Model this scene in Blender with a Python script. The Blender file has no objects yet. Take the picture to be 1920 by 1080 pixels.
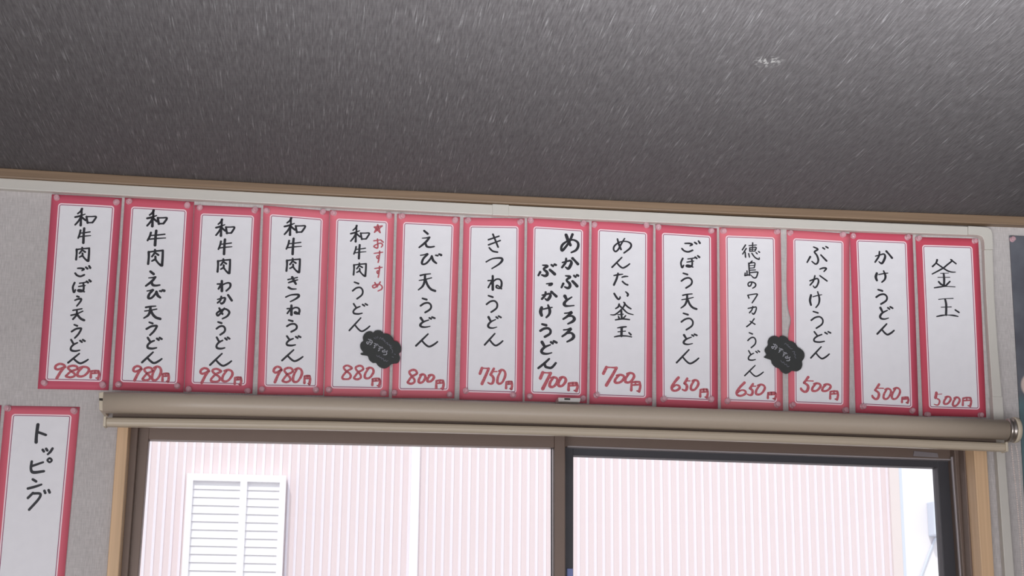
import bpy, bmesh, math, random
from mathutils import Vector, Matrix, noise

# ------------------------------------------------------------------ camera, sky, sun, lights, exposure
C = bpy.context.scene.collection
sc = bpy.context.scene
CAM_RIGHT=(0.992199,-0.124295,0.009608); CAM_UP=(-0.038883,-0.235316,0.971141); CAM_FWD=(0.118447,0.963938,0.238313); CAM_POS=(0,-2.431,1.50)
cam = bpy.data.cameras.new('camera'); cam.sensor_width = 36.0; cam.lens = 56.25; cam.clip_start = 0.05
cam_ob = bpy.data.objects.new('camera', cam); C.objects.link(cam_ob)
R_, U_, F_ = Vector(CAM_RIGHT), Vector(CAM_UP), Vector(CAM_FWD)
m = Matrix((R_, U_, -F_)).transposed().to_4x4(); m.translation = Vector(CAM_POS)
cam_ob.matrix_world = m
sc.camera = cam_ob
sc.view_settings.view_transform = 'Standard'; sc.view_settings.look = 'None'
sc.view_settings.gamma = 1.0; sc.view_settings.use_curve_mapping = False
sc.view_settings.exposure = 0.0
world = bpy.data.worlds.new('sky'); sc.world = world; world.use_nodes = True
bg = world.node_tree.nodes['Background']
bg.inputs[0].default_value = (0.93, 0.95, 1.0, 1); bg.inputs[1].default_value = 1.25
sun = bpy.data.lights.new('sun', 'SUN'); sun.energy = 1.75; sun.angle = math.radians(3); sun.color = (1.0, 0.95, 0.9)
sun_ob = bpy.data.objects.new('sun', sun); C.objects.link(sun_ob)
sun_ob.rotation_euler = Vector((0.25, 0.62, -0.80)).to_track_quat('-Z', 'Y').to_euler()
def area(name, loc, aim, sx, sy, energy, col):
    l = bpy.data.lights.new(name, 'AREA'); l.shape = 'RECTANGLE'; l.size = sx; l.size_y = sy; l.energy = energy; l.color = col
    o = bpy.data.objects.new(name, l); C.objects.link(o); o.location = loc
    o.rotation_euler = (Vector(aim) - Vector(loc)).to_track_quat('-Z', 'Y').to_euler()
    return o
# unseen lamps added: room fill behind the camera, uplight brightening the ceiling
area('room_fill', (-0.7, -3.5, 0.7), (0.0, 0, 1.75), 3.0, 1.3, 62, (0.95, 0.96, 1.0))
fill_lamp = area('ceiling_fill', (0.6, -1.7, 1.36), (0.65, -1.45, 2.25), 1.1, 0.3, 34.0, (0.94, 0.97, 1.0))
fill_lamp.data.spread = math.radians(112)

# ------------------------------------------------------------------ measured data (metres unless noted)
CROWN_TOP = [(-0.8835,2.2604),(-0.4943,2.2543),(-0.3023,2.2517),(-0.1068,2.2497),(0.0922,2.2484),(0.2950,2.2477),(0.5017,2.2478),(0.7125,2.2486),(0.9275,2.2502),(1.1468,2.2525),(1.5992,2.2581)]
CROWN_BOTTOM = [(-0.8816,2.2444),(-0.4931,2.2397),(-0.3014,2.2376),(-0.1062,2.2360),(0.0926,2.2349),(0.2952,2.2344),(0.5016,2.2343),(0.7121,2.2348),(0.9268,2.2358),(1.1458,2.2375),(1.5974,2.2414)]
RACEWAY_A = ([(-0.8220,2.2445),(-0.6483,2.2417),(-0.4717,2.2393),(-0.2922,2.2372),(-0.1096,2.2354),(0.0761,2.2340),(0.2651,2.2329)], [(-0.8202,2.2286),(-0.6467,2.2253),(-0.4704,2.2225),(-0.2911,2.2202),(-0.1088,2.2183),(0.0767,2.2169),(0.2653,2.2160)])
RACEWAY_B = ([(0.2643,2.2329),(0.2687,2.2329),(0.2731,2.2328),(0.2775,2.2328),(0.2819,2.2328),(0.2863,2.2328),(0.2907,2.2328)], [(0.2645,2.2160),(0.2689,2.2160),(0.2733,2.2160),(0.2777,2.2160),(0.2821,2.2160),(0.2865,2.2160),(0.2909,2.2160)])
RACEWAY_C = ([(0.2898,2.2328),(0.4131,2.2323),(0.5378,2.2320),(0.6639,2.2318),(0.7915,2.2318),(0.9206,2.2320),(1.0512,2.2323)], [(0.2900,2.2160),(0.4131,2.2157),(0.5375,2.2157),(0.6635,2.2158),(0.7909,2.2162),(0.9198,2.2168),(1.0503,2.2177)])
RACEWAY_ELBOW = ([(1.0512,2.2327),(1.0741,2.2325),(1.0851,2.2315),(1.0903,2.2281),(1.0922,2.2218),(1.0920,2.2109),(1.0916,2.1945)], [(1.0503,2.2181),(1.0659,2.2179),(1.0718,2.2168),(1.0748,2.2146),(1.0764,2.2111),(1.0770,2.2057),(1.0768,2.1939)])
RACEWAY_DOWN = ([(1.0916,2.1945),(1.0892,2.1116),(1.0894,2.0319),(1.0915,1.9420),(1.0905,1.8468),(1.0929,1.6663),(1.0935,1.0000)], [(1.0768,2.1939),(1.0751,2.1111),(1.0749,2.0313),(1.0754,1.9415),(1.0762,1.8464),(1.0776,1.6660),(1.0780,1.0000)])
RACEWAY_JOINT_Z = 1.9490
HOLE = (-0.2866, 1.0578, 0.9300, 1.9005)
CASING_LEFT = [(-0.2923,1.9005),(-0.2763,1.9005),(-0.2781,0.9500),(-0.2964,0.9500)]
CASING_RIGHT = [(1.0377,1.9005),(1.0598,1.9005),(1.0588,0.9500),(1.0432,0.9500)]
JAMB_LEFT = [(-0.2802,1.8965),(-0.2487,1.8965),(-0.2607,0.9500),(-0.2819,0.9500)]
JAMB_LEFT_FACE = [(-0.2802,1.8965),(-0.2657,1.8965),(-0.2704,0.9500),(-0.2819,0.9500)]
LEFT_STILE = [(-0.2675,1.8905),(-0.2504,1.8905),(-0.2624,0.9500),(-0.2721,0.9500)]
LEFT_MEETING = [(0.3724,1.8905),(0.3898,1.8905),(0.3921,0.9500),(0.3756,0.9500)]
LEFT_GASKET = [(0.3687,1.8559),(0.3702,1.8559),(0.3742,0.9500),(0.3728,0.9500)]
LEFT_RAIL = [(-0.2674,1.8905),(0.3724,1.8905),(0.3726,1.8553),(-0.2507,1.8507)]
HEAD_RIGHT = [(0.3936,1.8965),(1.0360,1.8965),(1.0397,1.8566),(0.3931,1.8611)]
RIGHT_RAIL = [(0.3890,1.8677),(1.0366,1.8632),(1.0103,1.8450),(0.4085,1.8490)]
RIGHT_MEETING = [(0.3780,1.8667),(0.4085,1.8667),(0.4081,0.9500),(0.3810,0.9500)]
RIGHT_STILE = [(1.0107,1.8622),(1.0360,1.8622),(1.0529,0.9500),(1.0173,0.9500)]
BEAD_RIGHT = [(1.0268,1.8606),(1.0316,1.8606),(1.0486,0.9500),(1.0438,0.9500)]
JAMB_RIGHT_INNER = [(1.0284,1.8965),(1.0437,1.8965),(1.0566,0.9500),(1.0441,0.9500)]
JAMB_RIGHT_FACE = [(1.0352,1.8965),(1.0524,1.8965),(1.0579,0.9500),(1.0377,0.9500)]
TUBE = [(-0.3099,1.8910),(-0.1465,1.8925),(0.0197,1.8936),(0.1887,1.8942),(0.3606,1.8943),(0.5355,1.8940),(0.7133,1.8932),(0.8941,1.8919),(1.0780,1.8901)]
BAR = [(-0.3046,1.8630),(-0.1423,1.8653),(0.0227,1.8671),(0.1906,1.8681),(0.3613,1.8686),(0.5349,1.8683),(0.7115,1.8673),(0.8910,1.8657),(1.0736,1.8633)]
LEFT_BRACKET = [(-0.3173,1.9043),(-0.3105,1.9061),(-0.3086,1.8776),(-0.3152,1.8789)]
BRACKET_HOLE = [(-0.3160,1.8960),(-0.3110,1.8959),(-0.3107,1.8923),(-0.3157,1.8924)]
RIGHT_CAP = [(1.0832,1.8897),(1.0928,1.8891)]
CLIPS = [(0.3680,1.9224),(0.4023,1.9226),(0.4014,1.9167),(0.3680,1.9166)]
CHAIN_A = [(1.0844,1.8678),(1.0855,1.8385),(1.0881,1.7773),(1.0894,1.6940),(1.0898,1.6559)]
CHAIN_B = [(1.0914,1.8680),(1.0945,1.8420),(1.0946,1.7441),(1.0941,1.6560)]
GREY_LABEL = [(0.9674,1.8689),(1.0067,1.8665),(1.0081,1.8592),(0.9652,1.8606)]
BLUE_PIECE = [(0.3981,1.6708),(0.4074,1.6710),(0.4074,1.6497),(0.3981,1.6495)]
POSTER = [(1.1266,2.2229),(1.1234,1.8910)]
POSTER_TACK = [(1.1298,2.2158)]
POSTER_SPOT = [(1.1376,1.9722),(1.1227,1.9717),(1.1356,1.9941),(1.1324,1.9485)]
CLOUD_A = [(0.0641,1.9863),(0.0682,1.9880),(0.0647,1.9930),(0.0633,1.9980),(0.0644,2.0032),(0.0676,2.0063),(0.0669,2.0119),(0.0694,2.0175),(0.0743,2.0211),(0.0793,2.0216),(0.0825,2.0194),(0.0851,2.0225),(0.0901,2.0238),(0.0951,2.0227),(0.0989,2.0190),(0.1036,2.0188),(0.1087,2.0168),(0.1130,2.0127),(0.1148,2.0080),(0.1199,2.0069),(0.1242,2.0028),(0.1265,1.9969),(0.1258,1.9908),(0.1233,1.9878),(0.1252,1.9823),(0.1241,1.9763),(0.1208,1.9729),(0.1158,1.9722),(0.1113,1.9706),(0.1076,1.9668),(0.1018,1.9640),(0.0960,1.9651),(0.0913,1.9684),(0.0883,1.9721),(0.0833,1.9723),(0.0781,1.9764),(0.0755,1.9823),(0.0713,1.9834),(0.0662,1.9841)]
CLOUD_B = [(0.7019,2.0024),(0.7058,2.0064),(0.7036,2.0120),(0.7041,2.0164),(0.7087,2.0219),(0.7089,2.0281),(0.7117,2.0339),(0.7172,2.0372),(0.7225,2.0374),(0.7272,2.0351),(0.7305,2.0377),(0.7359,2.0379),(0.7403,2.0354),(0.7440,2.0306),(0.7490,2.0295),(0.7542,2.0261),(0.7579,2.0205),(0.7620,2.0185),(0.7672,2.0133),(0.7683,2.0072),(0.7668,2.0019),(0.7640,1.9978),(0.7642,1.9921),(0.7618,1.9858),(0.7563,1.9817),(0.7510,1.9815),(0.7465,1.9818),(0.7420,1.9783),(0.7366,1.9767),(0.7305,1.9795),(0.7262,1.9847),(0.7201,1.9871),(0.7149,1.9922),(0.7129,1.9982),(0.7072,2.0002)]
CLOUD_A_WORD = [('o',[(0.0766,2.0102),(0.0834,2.0060),(0.0725,2.0032),(0.0793,1.9990)]),('su',[(0.0855,2.0043),(0.0915,2.0005),(0.0814,1.9973),(0.0874,1.9936)]),('su',[(0.0926,1.9999),(0.0987,1.9962),(0.0885,1.9930),(0.0946,1.9892)]),('mer',[(0.0998,1.9948),(0.1066,1.9906),(0.0957,1.9878),(0.1024,1.9836)])]
CLOUD_A_SMALL = [[(0.0841,2.0115),(0.0863,2.0099)],[(0.0870,2.0129),(0.0884,2.0104)],[(0.0899,2.0139),(0.0900,2.0113)],[(0.0926,2.0097),(0.0942,2.0127),(0.0959,2.0094),(0.0980,2.0116),(0.0985,2.0077),(0.1005,2.0087),(0.1002,2.0057),(0.1023,2.0062)],[(0.1024,2.0036),(0.1053,2.0046),(0.1049,2.0016),(0.1083,2.0021),(0.1079,1.9995),(0.1108,2.0005),(0.1097,1.9974),(0.1124,1.9975)],[(0.1093,1.9961),(0.1118,1.9945),(0.1132,1.9916),(0.1127,1.9886)],[(0.1126,1.9826),(0.1151,1.9818)],[(0.1162,1.9870),(0.1179,1.9862)],[(0.0887,1.9843),(0.0909,1.9819),(0.0929,1.9836),(0.0938,1.9803),(0.0963,1.9812),(0.0968,1.9782),(0.0993,1.9796),(0.1007,1.9754),(0.1031,1.9772),(0.1040,1.9746),(0.1065,1.9764)]]
CLOUD_B_WORD = [('o',[(0.7186,2.0254),(0.7252,2.0213),(0.7141,2.0186),(0.7206,2.0145)]),('su',[(0.7276,2.0191),(0.7334,2.0155),(0.7232,2.0127),(0.7291,2.0090)]),('su',[(0.7340,2.0132),(0.7399,2.0095),(0.7297,2.0067),(0.7356,2.0031)]),('mer',[(0.7391,2.0070),(0.7457,2.0029),(0.7345,2.0002),(0.7411,1.9961)])]
CLOUD_B_SMALL = [[(0.7358,2.0245),(0.7380,2.0259),(0.7397,2.0229),(0.7415,2.0238),(0.7419,2.0203),(0.7441,2.0208),(0.7449,2.0178),(0.7485,2.0174)],[(0.7483,2.0126),(0.7519,2.0127),(0.7509,2.0091),(0.7531,2.0083),(0.7520,2.0048),(0.7537,2.0022)],[(0.7287,1.9978),(0.7313,1.9944),(0.7335,1.9953),(0.7352,1.9914),(0.7378,1.9920),(0.7395,1.9881),(0.7422,1.9890)]]
SIDING_ENDS = [(-0.8564,2.0720),(2.1294,2.2981)]
CORNER_TRIM = [(2.1294,2.2981),(2.1749,2.2993)]
PIPE = [(0.3456,2.3394),(0.3761,2.3403)]
LOUVRE = [(-0.4386,2.1933),(-0.0953,2.1982),(-0.2418,2.1964)]
BOX = [(2.9363,2.3537),(3.0380,2.3509),(3.0286,2.1873),(2.9381,2.1905)]
CABLE = [(2.9698,2.1844),(2.9368,2.1156),(2.8855,1.9967),(2.8456,1.8890)]
EAVE_Z = 2.358
SCUFF = (0.5389, -0.6250)
GLYPHS = {
    'wa': '324,0,120 270,136,100 122,288,80;0,502,100 203,441,100 473,322,60;305,17,100 305,339,100 278,644,100 262,1000,130;297,424,100 176,712,100 0,966,90;297,475,100 392,593,100 505,695,110;541,475,110 568,678,100 595,847,120;541,475,80 770,468,70 1000,475,90 919,678,100 824,831,100;595,841,80 824,834,80',
    'ushi': '183,130,100 128,370,100 0,667,90;149,333,60 532,296,70 957,241,70;43,593,70 489,537,70 1000,500,50;481,0,120 447,370,120 413,1000,130',
    'niku': '43,143,120 43,469,100 0,898,110;43,143,80 500,82,80 1000,41,90;1000,41,100 987,469,110 943,1000,120;943,1000,100 761,939,80;465,0,100 465,163,100 261,429,90;465,184,80 696,327,100;491,429,100 478,592,100 261,714,80;478,592,100 674,837,90 870,1000,110',
    'go': '167,219,80 407,219,100 574,312,110 444,443,70;0,703,100 130,911,100 352,1000,100 593,859,100;711,130,100 815,250,110;926,0,100 1000,182,120',
    'bo': '97,227,100 0,568,100 16,841,100 65,1000,120 145,818,80;371,273,70 532,241,70 742,182,70;323,545,70 500,500,80 694,455,60;581,250,100 613,568,100 581,886,100 435,955,100 290,886,110 339,795,70 500,864,100 645,977,80;774,114,100 855,214,110;919,0,100 1000,114,120',
    'u1': '333,0,100 625,54,90;0,405,80 542,270,100 1000,270,100 875,541,100 292,1000,80',
    'ua': '273,0,80 591,89,100;0,518,100 455,321,100 909,268,100 1000,339,100 727,696,100 341,1000,90',
    'u': '177,0,90 575,86,110;0,524,100 354,357,100 752,324,100 1000,500,100 929,762,100 442,1000,100',
    'do': '13,0,100 175,338,100;468,263,80 175,451,100 0,714,100 45,940,110 338,1000,100 630,925,70;662,75,100 792,203,100;857,0,100 1000,113,100',
    'do8': '32,78,130 194,415,110;585,285,60 194,492,100 0,777,120 101,959,110 378,1000,80 677,917,50;631,78,100 747,171,100;816,0,100 1000,104,100',
    'n': '558,0,80 288,452,100 0,935,100;269,516,90 442,839,100 615,1000,100 827,839,100 1000,613,80',
    'n8': '620,0,80 360,455,100 0,1000,90;360,455,90 400,804,110 520,930,100 760,944,100 1000,455,90',
    'me': '286,34,130 411,354,140 536,589,120;661,0,110 482,387,100 232,724,100 54,892,110 0,758,100 89,556,100 375,370,80 696,303,80 946,421,100 1000,623,110 875,859,100 589,1000,70',
    'me9': '224,41,100 310,408,120 431,755,110;638,0,80 431,408,100 259,776,100 103,898,100 0,735,100 69,490,100 362,245,80 741,204,80 1000,367,110 966,653,110 603,1000,90',
    'me3': '203,0,100 339,314,110 458,549,110;610,0,80 373,392,100 102,706,100 0,510,100 237,275,100 678,78,90 1000,353,110 847,745,100 458,1000,80',
    'ka': '19,400,60 259,314,70 519,229,90 593,457,120 481,857,120 370,1000,110 222,857,60;259,29,90 222,400,100 0,886,90;667,0,120 815,229,100 1000,543,120',
    'ka3': '0,512,70 303,372,80 530,349,100 455,791,110 288,1000,110 197,907,70;258,186,100 197,605,100 0,907,90;742,0,110 1000,628,120',
    'ka12': '0,429,80 230,310,100 443,238,90 508,476,110 426,833,100 295,1000,100 197,857,70;295,0,90 213,429,100 16,786,90;590,0,90 1000,429,100',
    'bu': '250,59,60 518,136,110 304,386,90 482,659,120 500,886,120 375,1000,110 196,909,70;107,659,100 0,955,80;661,477,110 804,659,120 929,841,130;750,45,90 839,136,100;929,0,100 1000,45,100',
    'bu12': '311,17,80 514,150,110 351,300,100 459,483,110 532,733,120 500,933,110 392,1000,100 230,850,80;149,583,120 0,900,90;662,483,100 932,817,120;757,67,100 838,133,100;905,0,100 1000,67,100',
    'to': '67,0,140 267,374,100;767,102,60 200,476,100 0,782,130 133,973,110 467,1000,70 1000,952,50',
    'ro': '121,88,60 455,59,70 758,0,110 364,353,100 0,588,80;364,353,80 788,324,90 1000,559,130 848,794,110 424,1000,70',
    'tsu_small': '0,200,50 1000,0,80 800,640,120 450,1000,70',
    'tsu_small12': '0,333,80 520,0,100 1000,133,110 640,1000,80',
    'ke': '88,216,130 0,541,140 88,838,120;235,324,60 618,243,70 1000,189,50;647,0,80 794,432,120 735,757,100 500,1000,80',
    'ta': '0,195,70 286,122,100 633,73,60;294,0,100 204,439,120 0,1000,120;571,341,70 776,268,100 1000,268,60;612,707,100 816,927,100 980,1000,100',
    'i': '0,242,110 164,727,120 309,1000,100 418,818,100 418,636,60;836,0,70 1000,303,120 964,545,110',
    'kama': '381,108,110 340,257,100 227,351,80;381,162,90 567,392,100 753,608,80 1000,703,60;588,0,90 629,95,110 526,338,90 216,689,90 0,703,50;629,95,100 773,270,100 897,365,90;381,514,50 485,473,60;320,703,60 567,676,60;474,473,120 495,932,120;351,811,90 381,919,100;670,757,70 567,905,90;216,1000,80 526,946,100 835,986,80',
    'kama14': '208,11,130 156,122,100 13,244,110;182,133,100 442,289,100 649,400,100 831,444,80 974,444,60;779,0,90 831,44,100 623,189,100 442,311,100 0,511,80;831,33,100 1000,144,100;351,489,50 688,478,40;234,629,50 740,629,50;481,500,120 499,678,140 494,900,130;273,789,120 377,878,120 545,933,100;740,778,100 623,878,110 558,933,100;91,1000,80 338,967,100 571,949,60 961,967,60',
    'tama': '178,114,60 425,45,100 685,0,80;205,500,60 644,432,60;425,91,140 411,909,140;0,1000,70 288,909,100 699,909,80 1000,1000,70;849,591,90 959,773,110',
    'tama14': '83,57,60 389,17,50 736,0,60;194,488,50 653,471,60;375,51,120 422,354,140 417,909,140;0,1000,80 222,943,100 472,919,50 750,943,100 958,1000,70;833,640,100 1000,774,110',
    'toku': '184,128,100 0,426,100;224,340,100 20,681,90;163,574,100 184,872,110;388,170,80 816,128,70;600,0,100 592,255,80;429,298,90 429,511,100;429,298,70 796,277,90 735,489,90;592,298,80 571,489,80;429,404,60 755,383,60;429,511,80 735,502,80;367,660,100 408,872,90;551,638,100 735,894,100 959,1000,110 980,894,60;796,596,100 857,660,100;939,532,100 1000,574,100',
    'shima': '571,0,100 343,170,90;314,128,110 371,851,110;314,149,80 771,106,90 743,383,90;343,277,60 743,255,60;371,426,70 743,404,70;371,553,80 829,532,80;400,702,90 971,660,100 1000,745,100 886,979,100 686,1000,100 457,830,60;29,723,100 0,872,100;0,872,100 314,830,100;171,596,100 171,851,90',
    'no': '509,53,100 330,579,100 62,632,100 0,263,90 241,0,100 732,53,100 1000,368,110 911,737,100 598,1000,80',
    'kwa': '0,154,100 120,462,100;40,131,80 1000,0,90 960,269,100 480,1000,90',
    'kka': '0,245,80 542,136,100 1000,91,90 917,636,100 667,1000,110 458,818,60;583,0,90 458,455,100 167,818,100',
    'kme': '917,0,90 500,583,100 0,1000,100;417,333,90 1000,708,100',
    'ten1': '146,143,80 833,0,70;0,571,90 417,452,80 896,214,70;438,119,100 417,524,100 146,905,100;438,452,110 708,833,120 1000,1000,120',
    'ten': '115,97,90 393,32,80 721,0,60;49,387,60 426,323,70 787,232,60;393,65,120 377,387,120 262,710,110 0,935,70;426,355,110 557,677,120 754,903,120 1000,1000,120',
    'e': '327,0,110 564,179,120;200,446,50 473,429,70 691,393,100;691,393,100 436,679,120 0,1000,90;418,714,100 491,929,120 727,982,100 1000,946,80',
    'bi': '0,132,60 178,79,70 356,0,100 151,421,110 68,842,120 123,1000,100 288,895,100 479,474,100 548,211,110;548,211,110 616,632,130 767,895,100;740,132,90 836,158,100;904,26,100 1000,105,130',
    'kwa_h': '344,0,120 350,1000,140;0,306,80 297,298,90;297,298,90 94,796,100;203,633,80 375,429,80 594,265,80 844,184,90 1000,306,110 969,633,100 688,1000,90',
    'ki4': '0,204,80 490,111,70 961,19,70;59,463,80 529,333,100 1000,222,60;431,0,130 608,296,130 804,574,110;59,870,120 373,1000,100 843,1000,60',
    'ki7': '0,306,90 892,102,80;15,592,90 1000,347,80;385,0,100 815,714,100;77,755,90 354,939,100 769,1000,90',
    'tsu': '0,361,80 403,56,80 919,0,110 1000,222,130 790,583,100 355,1000,70',
    'ne': '344,0,120 344,1000,140;0,340,80 295,319,80;295,319,80 16,851,90;213,574,80 574,255,90 869,255,90 1000,489,110 951,830,110 803,915,80 607,830,100 672,681,80 984,936,90',
    'o': '0,200,100 759,80,70;379,0,100 414,1000,100 138,1000,100 0,840,100 345,600,80 759,480,100 931,720,100 793,960,80;793,160,100 1000,360,100',
    'su': '0,200,70 517,143,100 1000,86,80;655,0,100 621,429,100 448,657,100 310,514,100 448,400,80 586,486,100 552,771,100 483,1000,100',
    'mer': '233,69,100 467,552,100;800,0,100 533,414,100 133,655,100 0,448,100 267,310,100 733,276,80 1000,517,100 933,793,100 567,1000,80',
    'star': '444,0,90 741,1000,90;741,1000,90 0,308,90;0,308,90 1000,154,90;1000,154,90 37,962,90;37,962,90 444,0,90;296,308,160 593,538,160;370,577,160 519,423,160',
    'd8': '1000,202,100 738,53,100 462,0,90 185,85,100 154,213,100 400,404,100 738,574,100 892,766,110 738,957,100 369,1000,80 31,957,110 0,809,100 277,553,100 554,383,100 1000,202,100',
    'd8b': '1000,245,100 862,51,100 554,0,100 215,92,100 185,235,100 431,459,100 708,684,100 708,888,100 369,1000,100 0,929,100 62,806,100 431,480,100 738,378,100 1000,245,100',
    'd0': '196,91,90 571,0,100 929,117,100 1000,429,120 679,844,100 321,1000,100 0,896,120 71,506,110 429,91,90',
    'd9': '1000,218,110 823,59,100 435,0,100 81,119,110 0,297,110 242,386,100 597,317,100 952,198,100;935,198,120 532,554,120 145,1000,130',
    'yen': '21,73,80 0,873,120;21,73,90 500,0,90 917,36,100;917,36,100 1000,473,110 875,1000,120;875,1000,100 625,945,60;458,36,80 479,327,80;83,345,80 958,291,80',
    'd7': '231,0,130 0,349,130;231,0,80 615,12,60 1000,35,110;1000,35,120 615,535,130 231,1000,140',
    'd5': '649,0,110 432,252,120 270,402,110;270,402,100 514,514,120 622,701,130 514,944,120 270,1000,90 0,925,70;541,196,60 1000,196,60',
    'd5b': '590,0,130 398,221,110 241,389,110;241,389,100 518,537,120 590,705,140 494,937,130 277,1000,110 60,874,120 0,779,110;422,253,60 1000,267,60',
    'd5c': '284,0,150 164,396,150;403,479,80 672,583,90 701,771,100 522,979,80 313,1000,70 0,938,50;433,115,40 1000,83,40',
    'd6': '875,0,130 375,340,120 0,723,130 83,957,110 542,1000,100 1000,830,120 958,638,100 542,574,80 125,745,80',
    'kto': '175,0,130 35,588,120 0,1000,130;123,412,100 1000,588,100',
    'kttsu': '0,229,100 123,514,100;351,57,100 474,343,100;1000,0,100 789,571,100 526,1000,80',
    'kpi': '40,238,100 0,738,100 120,1000,120 616,917,100;40,560,100 584,286,80;896,0,80 1000,143,80 896,286,80 792,143,80 896,0,80',
    'kn': '366,0,100 610,226,100;0,1000,100 512,811,100 1000,566,80',
    'kgu': '234,145,100 0,402,100;250,171,100 562,188,100 500,444,100 55,1000,100;758,34,100 797,145,100;953,0,100 1000,120,100',
}
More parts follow.
